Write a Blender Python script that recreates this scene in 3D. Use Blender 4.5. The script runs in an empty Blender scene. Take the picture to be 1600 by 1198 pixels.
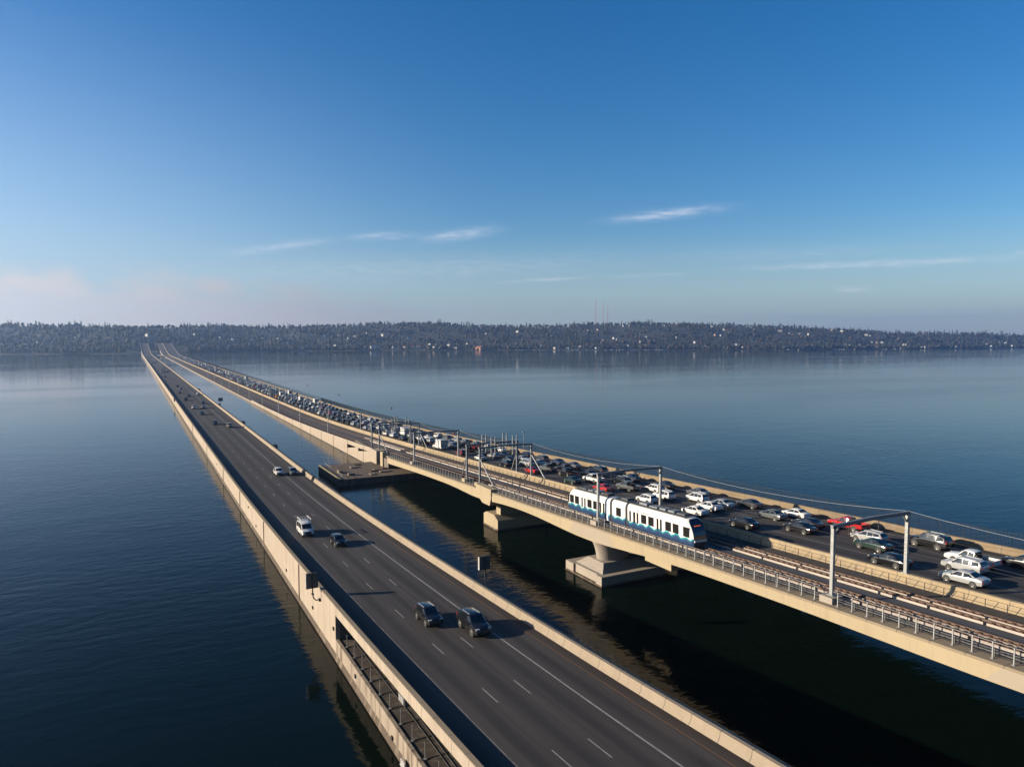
import bpy, math, random
import numpy as np
from mathutils import Vector, Matrix

random.seed(7); RNG = np.random.default_rng(7)
S = bpy.context.scene; COL = S.collection
R = math.radians

# ------------------------------------------------------------------ camera
H = 37.0                                   # drone height above the lake
PITCH, YAW = R(3.557), R(28.107)
cam_d = bpy.data.cameras.new("camera"); cam = bpy.data.objects.new("camera", cam_d); COL.objects.link(cam)
cam.location = (0, 0, H); cam.rotation_euler = (R(90) - PITCH, 0, -YAW)
cam_d.sensor_width = 36.0; cam_d.lens = 1110.0 / 1600.0 * 36.0
cam_d.clip_start = 0.5; cam_d.clip_end = 40000
S.camera = cam

# ------------------------------------------------------------------ exposure
S.view_settings.view_transform = 'Standard'; S.view_settings.look = 'None'
S.view_settings.exposure = 1.35; S.view_settings.gamma = 1.0
S.render.engine = 'CYCLES'
S.cycles.use_denoising = True
S.cycles.max_bounces = 8; S.cycles.volume_bounces = 1; S.cycles.transparent_max_bounces = 12
S.cycles.caustics_reflective = False; S.cycles.caustics_refractive = False
S.cycles.sample_clamp_indirect = 4.0

# ------------------------------------------------------------------ sun and sky
SUN_EL = R(15.5)
sx, sy = -0.912, 0.410
sun_dir = Vector((sx * math.cos(SUN_EL), sy * math.cos(SUN_EL), math.sin(SUN_EL))).normalized()
sd = bpy.data.lights.new("sun", 'SUN'); sd.energy = 5.0; sd.angle = R(0.5); sd.color = (1.0, 0.85, 0.64)
sun = bpy.data.objects.new("sun", sd); COL.objects.link(sun)
sun.rotation_euler = sun_dir.to_track_quat('Z', 'Y').to_euler(); sun.location = (-200, 100, 300)

W = bpy.data.worlds.new("World"); S.world = W; W.use_nodes = True
wn = W.node_tree; wn.nodes.clear()


class NT:
    """small helper for node graphs"""
    def __init__(s, tree): s.t = tree
    def n(s, typ, **kw):
        nd = s.t.nodes.new(typ)
        for k, v in kw.items(): setattr(nd, k, v)
        return nd
    def put(s, sock, v):
        if hasattr(v, 'links') or isinstance(v, bpy.types.NodeSocket): s.t.links.new(v, sock)
        else: sock.default_value = v
    def m(s, op, a, b=None, c=None, clamp=False):
        nd = s.n('ShaderNodeMath', operation=op); nd.use_clamp = clamp
        s.put(nd.inputs[0], a)
        if b is not None: s.put(nd.inputs[1], b)
        if c is not None: s.put(nd.inputs[2], c)
        return nd.outputs[0]
    def ramp(s, f, stops, interp='LINEAR'):
        nd = s.n('ShaderNodeValToRGB'); cr = nd.color_ramp; cr.interpolation = interp
        while len(cr.elements) < len(stops): cr.elements.new(0.5)
        for e, (p, c) in zip(cr.elements, stops):
            e.position = p; e.color = (c[0], c[1], c[2], 1) if not isinstance(c, (int, float)) else (c, c, c, 1)
        s.put(nd.inputs[0], f); return nd.outputs[0]
    def mix(s, f, a, b, mode='MIX'):
        nd = s.n('ShaderNodeMix', data_type='RGBA', blend_type=mode); nd.clamp_factor = True
        s.put(nd.inputs[0], f)
        for i, v in ((6, a), (7, b)):
            if isinstance(v, tuple): v = (v[0], v[1], v[2], 1)
            s.put(nd.inputs[i], v)
        return nd.outputs[2]
    def noise(s, vec, scale=1.0, detail=3.0, rough=0.5, sc=None, off=(0, 0, 0)):
        if sc is not None:
            mp = s.n('ShaderNodeMapping'); s.put(mp.inputs[0], vec); mp.inputs['Scale'].default_value = sc
            mp.inputs['Location'].default_value = off; vec = mp.outputs[0]
        nd = s.n('ShaderNodeTexNoise'); s.put(nd.inputs['Vector'], vec)
        nd.inputs['Scale'].default_value = scale; nd.inputs['Detail'].default_value = detail
        nd.inputs['Roughness'].default_value = rough
        return nd.outputs[0]
    def smooth(s, v, a, b):
        nd = s.n('ShaderNodeMapRange', interpolation_type='SMOOTHSTEP'); s.put(nd.inputs[0], v)
        nd.inputs[1].default_value = a; nd.inputs[2].default_value = b
        nd.inputs[3].default_value = 0; nd.inputs[4].default_value = 1
        return nd.outputs[0]


def build_world():
    g = NT(wn)
    sky = g.n('ShaderNodeTexSky', sky_type='NISHITA'); sky.sun_disc = False
    sky.sun_elevation = SUN_EL; sky.sun_rotation = math.atan2(sx, sy)
    sky.air_density = 1.0; sky.dust_density = 0.6; sky.ozone_density = 3.0; sky.altitude = 50
    tc = g.n('ShaderNodeTexCoord'); sep = g.n('ShaderNodeSeparateXYZ'); wn.links.new(tc.outputs['Generated'], sep.inputs[0])
    x, y, z = sep.outputs
    az = g.m('ARCTAN2', x, y)                      # bearing from +Y towards +X
    el = g.m('ARCSINE', z)
    comb = g.n('ShaderNodeCombineXYZ'); wn.links.new(az, comb.inputs[0]); wn.links.new(el, comb.inputs[1])
    uv = comb.outputs[0]

    def bearing(px): return YAW + math.atan((px - 800) / 1110.0)
    def elev(px, py): return math.atan((530 - py) / 1110.0 * math.cos(bearing(px) - YAW))

    fine = g.noise(uv, 1.0, 6, 0.62, sc=(34, 210, 1))
    wisp = g.smooth(fine, 0.28, 0.72)
    total = None
    # high thin cirrus streaks: two ends of the streak, half thickness, strength
    for (x0, y0, x1, y1, th_, st) in [(955, 346, 1125, 328, 7.5, 0.62), (663, 376, 778, 361, 8, 0.60), (550, 373, 652, 369, 6, 0.42),
                                      (350, 398, 525, 376, 7, 0.34), (780, 441, 925, 434, 3.2, 0.38), (940, 434, 1070, 428, 3, 0.26),
                                      (1160, 420, 1600, 403, 5.5, 0.46), (1303, 454, 1358, 452, 3.8, 0.48), (1238, 394, 1305, 402, 3.0, 0.30),
                                      (1570, 399, 1620, 396, 4, 0.5), (350, 425, 1000, 408, 20, 0.20), (1000, 404, 1450, 388, 12, 0.12)]:
        ua, va, ub, vb = bearing(x0), elev(x0, y0), bearing(x1), elev(x1, y1)
        cu, cv = (ua + ub) / 2, (va + vb) / 2
        L = math.hypot(ub - ua, vb - va) / 2 ; ang = math.atan2(vb - va, ub - ua)
        t = th_ / 1110.0
        du = g.m('SUBTRACT', az, cu); dv = g.m('SUBTRACT', el, cv)
        a = g.m('ADD', g.m('MULTIPLY', du, math.cos(ang) / L), g.m('MULTIPLY', dv, math.sin(ang) / L))
        b = g.m('ADD', g.m('MULTIPLY', du, -math.sin(ang) / t), g.m('MULTIPLY', dv, math.cos(ang) / t))
        r2 = g.m('ADD', g.m('POWER', g.m('ABSOLUTE', a), 2.6), g.m('MULTIPLY', b, b))
        mk = g.m('MULTIPLY', g.m('EXPONENT', g.m('MULTIPLY', r2, -1.3)), st * 0.85)
        total = mk if total is None else g.m('MAXIMUM', total, mk)
    cirrus = g.m('MULTIPLY', total, g.m('MULTIPLY_ADD', wisp, 0.85, 0.15))
    # low bank of fog and drifting smoke lying on the hills to the left
    puff = g.smooth(g.noise(uv, 1.0, 6, 0.58, sc=(11, 24, 1), off=(3.1, 0, 0)), 0.28, 0.72)
    top = g.m('MULTIPLY_ADD', puff, 0.040, 0.058)
    fade = g.smooth(az, bearing(900), bearing(230))
    top = g.m('MULTIPLY', top, g.m('MULTIPLY_ADD', fade, 0.70, 0.30))
    bank = g.m('MULTIPLY', g.m('SUBTRACT', 1.0, g.smooth(g.m('SUBTRACT', el, top), -0.030, 0.016)), g.smooth(az, bearing(860), bearing(480)))
    # broad whitening of the air towards the sun and the horizon
    sunside = g.smooth(g.m('COSINE', g.m('SUBTRACT', az, math.atan2(sx, sy))), -0.12, 0.95)
    veil = g.m('MULTIPLY', sunside, g.m('SUBTRACT', 1.0, g.smooth(el, 0.02, 0.44)))
    hor = g.m('SUBTRACT', 1.0, g.smooth(el, -0.01, 0.16))
    hs = g.n('ShaderNodeHueSaturation'); hs.inputs['Hue'].default_value = 0.5065; hs.inputs['Saturation'].default_value = SKY_SAT; hs.inputs['Value'].default_value = SKY_VAL
    wn.links.new(sky.outputs[0], hs.inputs['Color'])
    c = hs.outputs[0]
    c = g.mix(g.m('MULTIPLY', veil, 0.70), c, (4.5, 5.5, 7.0))
    c = g.mix(g.m('MULTIPLY', hor, 0.62), c, (3.6, 4.2, 5.0))
    c = g.mix(g.m('MULTIPLY', g.m('MULTIPLY', bank, g.m('MULTIPLY_ADD', puff, 0.18, 0.82)), 0.98), c, g.mix(sunside, (3.2, 3.05, 3.25), (7.7, 7.15, 6.55)))
    c = g.mix(cirrus, c, (7.2, 7.3, 8.0))
    bg = g.n('ShaderNodeBackground'); wn.links.new(c, bg.inputs[0]); bg.inputs[1].default_value = 0.051
    out = g.n('ShaderNodeOutputWorld'); wn.links.new(bg.outputs[0], out.inputs[0])


SKY_SAT, SKY_VAL = 1.36, 1.13
build_world()

# ------------------------------------------------------------------ helpers
WL = {}                                     # world location of every parent


def tag(o, label=None, cat=None, group=None, kind=None):
    if label: o['label'] = label
    if cat: o['category'] = cat
    if group: o['group'] = group
    if kind: o['kind'] = kind
    return o


def empty(name, loc, label=None, cat=None, group=None, rot=(0, 0, 0)):
    o = bpy.data.objects.new(name, None); COL.objects.link(o)
    o.location = loc; o.rotation_euler = rot; o.empty_display_size = 0.3
    WL[o.name] = Vector(loc); return tag(o, label, cat, group)


def link(name, me, parent=None, loc=(0, 0, 0), rot=(0, 0, 0)):
    o = bpy.data.objects.new(name, me); COL.objects.link(o)
    o.location = loc; o.rotation_euler = rot
    if parent is not None: o.parent = parent
    return o


class MB:
    def __init__(s): s.v = []; s.f = []; s.mi = []
    def add(s, vs, fs, mi=0):
        n = len(s.v); s.v.extend([tuple(p) for p in vs])
        for f in fs: s.f.append(tuple(n + i for i in f)); s.mi.append(mi)
    def box(s, x0, x1, y0, y1, z0, z1, mi=0):
        v = [(x, y, z) for z in (z0, z1) for y in (y0, y1) for x in (x0, x1)]
        s.add(v, [(0, 2, 3, 1), (4, 5, 7, 6), (0, 1, 5, 4), (2, 6, 7, 3), (0, 4, 6, 2), (1, 3, 7, 5)], mi)
    def bar(s, a, b, w, h, mi=0, up=(0, 0, 1)):
        a = Vector(a); b = Vector(b); d = (b - a).normalized(); u = Vector(up)
        if abs(d.dot(u)) > 0.98: u = Vector((0, 1, 0))
        sd_ = d.cross(u).normalized() * w / 2; uu = sd_.cross(d).normalized() * h / 2
        v = [p + i * sd_ + j * uu for p in (a, b) for (i, j) in ((-1, -1), (1, -1), (1, 1), (-1, 1))]
        s.add(v, [(0, 1, 2, 3), (7, 6, 5, 4), (0, 4, 5, 1), (1, 5, 6, 2), (2, 6, 7, 3), (3, 7, 4, 0)], mi)
    def tube(s, pts, r, n=8, mi=0):
        pts = [Vector(p) for p in pts]; rings = []
        for i, p in enumerate(pts):
            d = (pts[min(i + 1, len(pts) - 1)] - pts[max(i - 1, 0)]).normalized()
            u = Vector((0, 0, 1)) if abs(d.z) < 0.95 else Vector((1, 0, 0))
            a = d.cross(u).normalized(); b = a.cross(d)
            rr = r[i] if isinstance(r, (list, tuple)) else r
            rings.append([p + a * math.cos(2 * math.pi * k / n) * rr + b * math.sin(2 * math.pi * k / n) * rr for k in range(n)])
        s.rings(rings, mi)
    def rings(s, rings, mi=0, cap=True):
        n = len(rings[0]); v = [p for rg in rings for p in rg]; f = []
        for i in range(len(rings) - 1):
            for k in range(n):
                k2 = (k + 1) % n; f.append((i * n + k, i * n + k2, (i + 1) * n + k2, (i + 1) * n + k))
        if cap:
            f.append(tuple(reversed(range(n)))); f.append(tuple((len(rings) - 1) * n + k for k in range(n)))
        s.add(v, f, mi)
    def prism(s, poly, axis, a, b, mi=0):
        """extrude a 2-D polygon along an axis: 'x' poly=(y,z), 'y' poly=(x,z), 'z' poly=(x,y)"""
        def P(p, t): return {'x': (t, p[0], p[1]), 'y': (p[0], t, p[1]), 'z': (p[0], p[1], t)}[axis]
        n = len(poly); v = [P(p, a) for p in poly] + [P(p, b) for p in poly]
        f = [tuple(range(n)), tuple(reversed(range(n, 2 * n)))] + [(k, n + k, n + (k + 1) % n, (k + 1) % n) for k in range(n)]
        s.add(v, f, mi)
    def mesh(s, name, mats, smooth=False, sharp=None, org=(0, 0, 0)):
        me = bpy.data.meshes.new(name)
        ox, oy, oz = org
        me.from_pydata([(x - ox, y - oy, z - oz) for x, y, z in s.v], [], s.f)
        for m_ in mats: me.materials.append(m_)
        if len(mats) > 1: me.polygons.foreach_set('material_index', s.mi)
        me.validate(); me.update()
        bm_fix(me)
        if smooth or sharp:
            me.polygons.foreach_set('use_smooth', [True] * len(me.polygons))
            if sharp: me.set_sharp_from_angle(angle=R(sharp))
        return me
    def build(s, name, mats, parent=None, smooth=False, sharp=None, world=True):
        if not isinstance(mats, (list, tuple)): mats = [mats]
        org = WL[parent.name] if (parent is not None and world) else (0, 0, 0)
        return link(name, s.mesh(name, mats, smooth, sharp, org), parent)


import bmesh
def bm_fix(me):
    bm = bmesh.new(); bm.from_mesh(me); bmesh.ops.recalc_face_normals(bm, faces=bm.faces); bm.to_mesh(me); bm.free()


def thing1(mb, name, mats, label, cat, group=None, org=None, **kw):
    """a one-mesh thing with its origin at its base"""
    if not isinstance(mats, (list, tuple)): mats = [mats]
    if org is None:
        a = np.array(mb.v); org = ((a[:, 0].min() + a[:, 0].max()) / 2, (a[:, 1].min() + a[:, 1].max()) / 2, a[:, 2].min())
    o = link(name, mb.mesh(name, mats, org=org, **kw), None, org); WL[o.name] = Vector(org)
    return tag(o, label, cat, group)


def copy_tree(o, parent=None):
    c = o.copy(); COL.objects.link(c)
    if parent is not None: c.parent = parent
    for ch in list(o.children): copy_tree(ch, c)
    return c


def pchip(T):
    X = np.array([t[0] for t in T], float); Y = np.array([t[1] for t in T], float)
    h = np.diff(X); d = np.diff(Y) / h; m = np.zeros_like(X)
    m[0], m[-1] = d[0], d[-1]
    for i in range(1, len(X) - 1):
        if d[i - 1] * d[i] > 0:
            w1, w2 = 2 * h[i] + h[i - 1], h[i] + 2 * h[i - 1]; m[i] = (w1 + w2) / (w1 / d[i - 1] + w2 / d[i])
    def f(x):
        i = int(np.clip(np.searchsorted(X, x) - 1, 0, len(X) - 2)); t = (x - X[i]) / h[i]
        return float((1 + 2 * t) * (1 - t) ** 2 * Y[i] + t * (1 - t) ** 2 * h[i] * m[i] + t * t * (3 - 2 * t) * Y[i + 1] + t * t * (t - 1) * h[i] * m[i + 1])
    return f


# height of the barrier tops along each bridge
TA = pchip([(-74, 12.6), (0, 10.05), (31.5, 8.6), (47.2, 7.75), (70.3, 6.72), (80.5, 6.32), (100.8, 5.6), (111, 5.28), (129.5, 4.78), (152.6, 4.3), (175.8, 4.02),
            (200, 3.96), (1700, 3.96), (1800, 5.2), (1900, 9.5), (2000, 15.5), (2150, 26), (2300, 30)])
TB = pchip([(-79, 14.7), (0, 13.29), (27.8, 12.25), (45.2, 11.53), (61.5, 10.87), (89.3, 9.8), (119, 8.63), (147.8, 7.47), (183.5, 6.08), (206.3, 5.24), (225.2, 4.58),
            (261.9, 3.45), (293.6, 2.68), (329.3, 2.1), (383.9, 1.7), (446.4, 1.59), (1680, 1.59), (1790, 3.0), (1900, 8), (2000, 14.5), (2150, 26), (2300, 30)])


def span(a, b):
    ys = [a]
    while ys[-1] < b - 1e-6:
        y = ys[-1]; st = 4 if y < 420 else (12 if y < 700 else 30)
        ys.append(min(b, y + st))
    return ys


def sweep(mb, poly, ys, zf, mi=0, mis=None):
    """poly: (x, dz) relative to zf(y) or (x, z, 1) absolute; closed section swept along y"""
    n = len(poly); v = []
    for y in ys:
        z0 = zf(y)
        for p in poly: v.append((p[0], y, p[1] if len(p) > 2 else z0 + p[1]))
    f = []; N = len(ys); mm = []
    b = len(mb.v)
    for i in range(N - 1):
        for k in range(n):
            k2 = (k + 1) % n; f.append((i * n + k, i * n + k2, (i + 1) * n + k2, (i + 1) * n + k)); mm.append(mis[k] if mis else mi)
    f.append(tuple(reversed(range(n)))); f.append(tuple((N - 1) * n + k for k in range(n))); mm += [mi, mi]
    mb.v.extend(v)
    for q, m_ in zip(f, mm): mb.f.append(tuple(b + i for i in q)); mb.mi.append(m_)


def ribbon(mb, x0, x1, ys, zf, dz, mi=0):
    v = []
    for y in ys: v += [(x0, y, zf(y) + dz), (x1, y, zf(y) + dz)]
    mb.add(v, [(2 * i, 2 * i + 1, 2 * i + 3, 2 * i + 2) for i in range(len(ys) - 1)], mi)


# ------------------------------------------------------------------ materials
def newmat(name):
    m = bpy.data.materials.new(name); m.use_nodes = True; t = m.node_tree
    bs = t.nodes['Principled BSDF']; return m, NT(t), bs


def mat(name, col, rough=0.6, metal=0.0, var=0.15, scale=2.0, spec=0.5, bump=0.0, sc=None, emit=None, coat=0.0):
    m, g, bs = newmat(name)
    bs.inputs['Roughness'].default_value = rough; bs.inputs['Metallic'].default_value = metal
    bs.inputs['Specular IOR Level'].default_value = spec; bs.inputs['Coat Weight'].default_value = coat
    tc = g.n('ShaderNodeTexCoord')
    nz = g.noise(tc.outputs['Object'], scale, 4, 0.6, sc=sc or (1, 1, 1))
    lo = tuple(c * (1 - var) for c in col); hi = tuple(min(1, c * (1 + var)) for c in col)
    c = g.ramp(nz, [(0.3, lo), (0.7, hi)]); g.put(bs.inputs['Base Color'], c)
    if bump:
        bp = g.n('ShaderNodeBump'); bp.inputs['Strength'].default_value = bump; g.put(bp.inputs['Height'], nz); g.put(bs.inputs['Normal'], bp.outputs[0])
    if emit:
        bs.inputs['Emission Color'].default_value = (*emit[0], 1); bs.inputs['Emission Strength'].default_value = emit[1]
    return m


def concrete(name, col, joint=0.0, stain=0.35, stain_col=(0.16, 0.13, 0.10), var=0.12, scale=0.25, patch=0.0):
    m, g, bs = newmat(name); bs.inputs['Roughness'].default_value = 0.85; bs.inputs['Specular IOR Level'].default_value = 0.25
    tc = g.n('ShaderNodeTexCoord'); ob = tc.outputs['Object']
    n1 = g.noise(ob, scale, 6, 0.65)
    c = g.ramp(n1, [(0.25, tuple(x * (1 - var) for x in col)), (0.75, tuple(min(1, x * (1 + var)) for x in col))])
    if patch:                                    # casting panels of slightly different age
        sp = g.n('ShaderNodeSeparateXYZ'); g.put(sp.inputs[0], ob)
        cell = g.m('FLOOR', g.m('MULTIPLY', sp.outputs[1], 1 / patch))
        wnz = g.n('ShaderNodeTexWhiteNoise', noise_dimensions='1D'); g.put(wnz.inputs['W'], cell)
        c = g.mix(g.m('MULTIPLY', wnz.outputs[0], 0.28), c, tuple(x * 0.72 for x in col))
    drip = g.noise(ob, 1.0, 4, 0.6, sc=(1.3, 1.3, 0.10))
    c = g.mix(g.m('MULTIPLY', g.smooth(drip, 0.46, 0.72), stain), c, stain_col)
    spot = g.noise(ob, 2.6, 3, 0.6)
    c = g.mix(g.m('MULTIPLY', g.smooth(spot, 0.62, 0.75), stain * 0.7), c, stain_col)
    if joint:
        sp2 = g.n('ShaderNodeSeparateXYZ'); g.put(sp2.inputs[0], ob)
        fr = g.m('FRACT', g.m('MULTIPLY', sp2.outputs[1], 1 / joint))
        j = g.m('LESS_THAN', fr, 0.075 / joint)
        c = g.mix(g.m('MULTIPLY', j, 0.75), c, (0.05, 0.045, 0.04))
    g.put(bs.inputs['Base Color'], c)
    bp = g.n('ShaderNodeBump'); bp.inputs['Strength'].default_value = 0.15; g.put(bp.inputs['Height'], spot); g.put(bs.inputs['Normal'], bp.outputs[0])
    return m


def asphalt(name, x_off, lane, col=(0.031, 0.0272, 0.0255), grime=None):
    """worn road: darker oil bands along each lane, fine grain, grime along the barrier"""
    m, g, bs = newmat(name); bs.inputs['Roughness'].default_value = 0.8; bs.inputs['Specular IOR Level'].default_value = 0.3
    tc = g.n('ShaderNodeTexCoord'); ob = tc.outputs['Object']
    sp = g.n('ShaderNodeSeparateXYZ'); g.put(sp.inputs[0], ob)
    ph = g.m('FRACT', g.m('MULTIPLY', g.m('SUBTRACT', sp.outputs[0], x_off), 1 / lane))
    wob = g.noise(ob, 1.0, 3, 0.5, sc=(0.3, 0.035, 1))
    ph = g.m('ADD', ph, g.m('MULTIPLY', g.m('SUBTRACT', wob, 0.5), 0.22))
    oil = g.m('SUBTRACT', 1.0, g.smooth(g.m('ABSOLUTE', g.m('SUBTRACT', ph, 0.5)), 0.04, 0.30))
    streak = g.noise(ob, 1.0, 5, 0.6, sc=(2.1, 0.012, 1))
    c = g.ramp(streak, [(0.3, tuple(x * 0.66 for x in col)), (0.7, tuple(x * 1.42 for x in col))])
    c = g.mix(g.m('MULTIPLY', oil, 0.9), c, tuple(x * 0.40 for x in col))
    gr = g.noise(ob, 7.0, 4, 0.7)
    c = g.mix(0.15, c, g.ramp(gr, [(0.35, tuple(x * 0.6 for x in col)), (0.7, tuple(x * 1.5 for x in col))]))
    seam = g.noise(ob, 1.0, 2, 0.5, sc=(0.15, 0.02, 1))
    c = g.mix(g.m('MULTIPLY', g.smooth(seam, 0.5, 0.65), 0.3), c, tuple(x * 1.35 for x in col))
    if grime:
        gm = g.smooth(g.m('ADD', sp.outputs[0], g.m('MULTIPLY', wob, 0.8)), grime[0], grime[1])
        c = g.mix(g.m('MULTIPLY', gm, 0.75), c, (0.017, 0.012, 0.0105))
    g.put(bs.inputs['Base Color'], c); return m


M = {}
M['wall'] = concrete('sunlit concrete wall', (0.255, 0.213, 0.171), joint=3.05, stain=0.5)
M['lowwall'] = concrete('weathered concrete', (0.2079, 0.1717, 0.1354), joint=6.1, stain=0.95, stain_col=(0.07, 0.05, 0.038))
M['barrier'] = concrete('barrier concrete', (0.2012, 0.1625, 0.1199), joint=3.05, stain=0.55)
M['barrier2'] = concrete('patched barrier concrete', (0.235, 0.181, 0.112), joint=3.8, stain=0.55, patch=3.8)
M['outer'] = concrete('darkened barrier concrete', (0.150, 0.112, 0.070), joint=3.8, stain=0.6, patch=3.8)  # darker tan concrete; car shadows along it are partly put into the colour
M['girder'] = concrete('tan painted girder', (0.2565, 0.2088, 0.1368), stain=0.28, var=0.05, scale=0.05)
M['girder2'] = concrete('repainted girder patch', (0.2273, 0.1934, 0.1499), stain=0.08, var=0.04, scale=0.05)
M['curb'] = concrete('stained curb', (0.1741, 0.1402, 0.09672), stain=0.75, joint=3.0)
M['pier'] = concrete('pier concrete', (0.2273, 0.1983, 0.1693), stain=0.3)
M['algae'] = concrete('algae stained concrete', (0.0585, 0.0429, 0.0312), stain=0.8)
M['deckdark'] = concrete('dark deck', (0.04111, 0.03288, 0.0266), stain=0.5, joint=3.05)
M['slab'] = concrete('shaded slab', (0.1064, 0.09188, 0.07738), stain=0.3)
M['roadA'] = asphalt('highway asphalt', 22.95, 3.2, grime=(35.9, 37.2))
M['roadB'] = asphalt('rail bridge asphalt', 80.4, 3.8, col=(0.032, 0.029, 0.028))
M['trackbed'] = mat('track bed', (0.02418, 0.02031, 0.01838), 0.9, var=0.35, scale=0.8)
M['walkgrey'] = mat('walkway grey', (0.03627, 0.03772, 0.04111), 0.75, var=0.2, scale=0.7)
M['plinth'] = concrete('pale rail plinth', (0.2902, 0.2611, 0.237), stain=0.25)
M['rust'] = mat('rusty steel', (0.05078, 0.02225, 0.01161), 0.8, var=0.4, scale=3)
M['rail'] = mat('rail steel', (0.06287, 0.03627, 0.02418), 0.5, 0.4, var=0.3, scale=2)
M['galv'] = mat('galvanised steel', (0.2225, 0.2273, 0.2273), 0.5, 0.35, var=0.12, scale=1.5)
M['steelblue'] = mat('grey painted steel', (0.1161, 0.1306, 0.1451), 0.55, 0.2, var=0.15, scale=1)
M['dark'] = mat('dark metal', (0.01209, 0.01209, 0.01354), 0.6, 0.3, var=0.3)
M['cable'] = mat('cable', (0.04836, 0.04836, 0.0532), 0.6, var=0.1)
M['wire'] = mat('bright wire', (0.2998, 0.3095, 0.3192), 0.5, 0.2, var=0.05)
M['faint_line'] = mat('faint road paint', (0.0936, 0.0897, 0.0858), 0.7, var=0.4, scale=1.5)  # fainter than the other white lines, for the left edge
M['white_line'] = mat('white road paint', (0.1679, 0.1619, 0.1499), 0.7, var=0.3, scale=1.5)
M['yellow_line'] = mat('yellow road paint', (0.09042, 0.04522, 0.0133), 0.7, var=0.3, scale=1.5)
M['joint'] = mat('joint seal', (0.007254, 0.00677, 0.00677), 0.8)
M['tyre'] = mat('tyre rubber', (0.008705, 0.008705, 0.008705), 0.85)
M['trim'] = mat('black trim', (0.009672, 0.009672, 0.01016), 0.6)
M['rim'] = mat('alloy rim', (0.13, 0.13, 0.13), 0.35, 0.6, var=0.1)
M['glass'] = mat('dark car glass', (0.005803, 0.00677, 0.007738), 0.06, var=0.1, spec=0.7)
M['headlamp'] = mat('headlamp lens', (0.3627, 0.3675, 0.3772), 0.1, 0.2, var=0.05)
M['tail'] = mat('tail lamp', (0.1693, 0.005803, 0.005803), 0.2, var=0.1, emit=((1.0, 0.05, 0.03), 0.05))
M['plate'] = mat('licence plate', (0.2902, 0.2902, 0.2805), 0.5)
M['chrome'] = mat('chrome', (0.3385, 0.3385, 0.3385), 0.15, 1.0, var=0.03)
M['signback'] = mat('sign back', (0.04836, 0.0532, 0.05803), 0.5, 0.4)
M['signedge'] = mat('sign edge', (0.3627, 0.3579, 0.3482), 0.4, 0.3)
M['signgreen'] = mat('green sign back', (0.035, 0.075, 0.085), 0.6)
M['orange'] = mat('orange ball', (0.3627, 0.04352, 0.02418), 0.5)

PAINTS = {'white': (0.4493, 0.4435, 0.432), 'silver': (0.288, 0.2938, 0.2938), 'grey': (0.09216, 0.09792, 0.1008), 'dark grey': (0.03168, 0.03341, 0.03571),
          'black': (0.006912, 0.006912, 0.008064), 'dark blue': (0.01037, 0.01728, 0.04032), 'dark green': (0.01152, 0.02304, 0.01901), 'red': (0.2765, 0.01152, 0.01037),
          'dark red': (0.09216, 0.006912, 0.01037), 'beige': (0.2304, 0.2016, 0.1613), 'teal': (0.01728, 0.09216, 0.09792), 'blue': (0.0288, 0.06912, 0.1613), 'orange': (0.432, 0.1728, 0.01728)}
PM = {k: mat(k + ' car paint', v, 0.15, 0.25 if k in ('silver', 'grey', 'dark grey', 'beige') else 0.0, var=0.04, coat=0.2) for k, v in PAINTS.items()}

# ------------------------------------------------------------------ water
def build_water():
    m, g, bs = newmat('lake water')
    bs.inputs['Base Color'].default_value = (0.0014, 0.0040, 0.0026, 1)
    bs.inputs['IOR'].default_value = 1.333; bs.inputs['Specular IOR Level'].default_value = 0.15
    tc = g.n('ShaderNodeTexCoord'); ob = tc.outputs['Object']
    gust = g.noise(ob, 1.0, 4, 0.55, sc=(0.0028, 0.0075, 1))            # breeze patches, metres to hundreds of metres
    gm = g.smooth(gust, 0.40, 0.66)
    g.put(bs.inputs['Roughness'], g.m('MULTIPLY_ADD', gm, 0.05, 0.065))
    rip = g.noise(ob, 1.0, 3, 0.55, sc=(0.32, 0.62, 1))
    swell = g.noise(ob, 1.0, 2, 0.5, sc=(0.06, 0.11, 1))
    tiny = g.noise(ob, 1.0, 2, 0.5, sc=(1.5, 2.4, 1))
    h = g.m('ADD', g.m('MULTIPLY', rip, g.m('MULTIPLY_ADD', gm, 0.30, 0.13)), g.m('ADD', g.m('MULTIPLY', swell, 0.25), g.m('MULTIPLY', tiny, 0.030)))
    sp = g.n('ShaderNodeSeparateXYZ'); g.put(sp.inputs[0], ob)          # livelier near the bridge approach, calm out on the open lake
    calm = g.smooth(g.m('ADD', sp.outputs[1], g.m('MULTIPLY', g.m('SUBTRACT', gust, 0.5), 700.0)), 120.0, 560.0)
    h = g.m('MULTIPLY', h, g.m('MULTIPLY_ADD', calm, -0.80, 1.0))
    bp = g.n('ShaderNodeBump'); bp.inputs['Strength'].default_value = 1.0; bp.inputs['Distance'].default_value = WAVE
    g.put(bp.inputs['Height'], h); g.put(bs.inputs['Normal'], bp.outputs[0])
    mb = MB(); mb.add([(-3300, -260, 0), (6400, -260, 0), (6400, 4600, 0), (-3300, 4600, 0)], [(0, 1, 2, 3)])
    tag(mb.build('water', m), kind='structure', label='dark blue lake water with light ripples', cat='water')


WAVE = 0.30
build_water()

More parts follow.
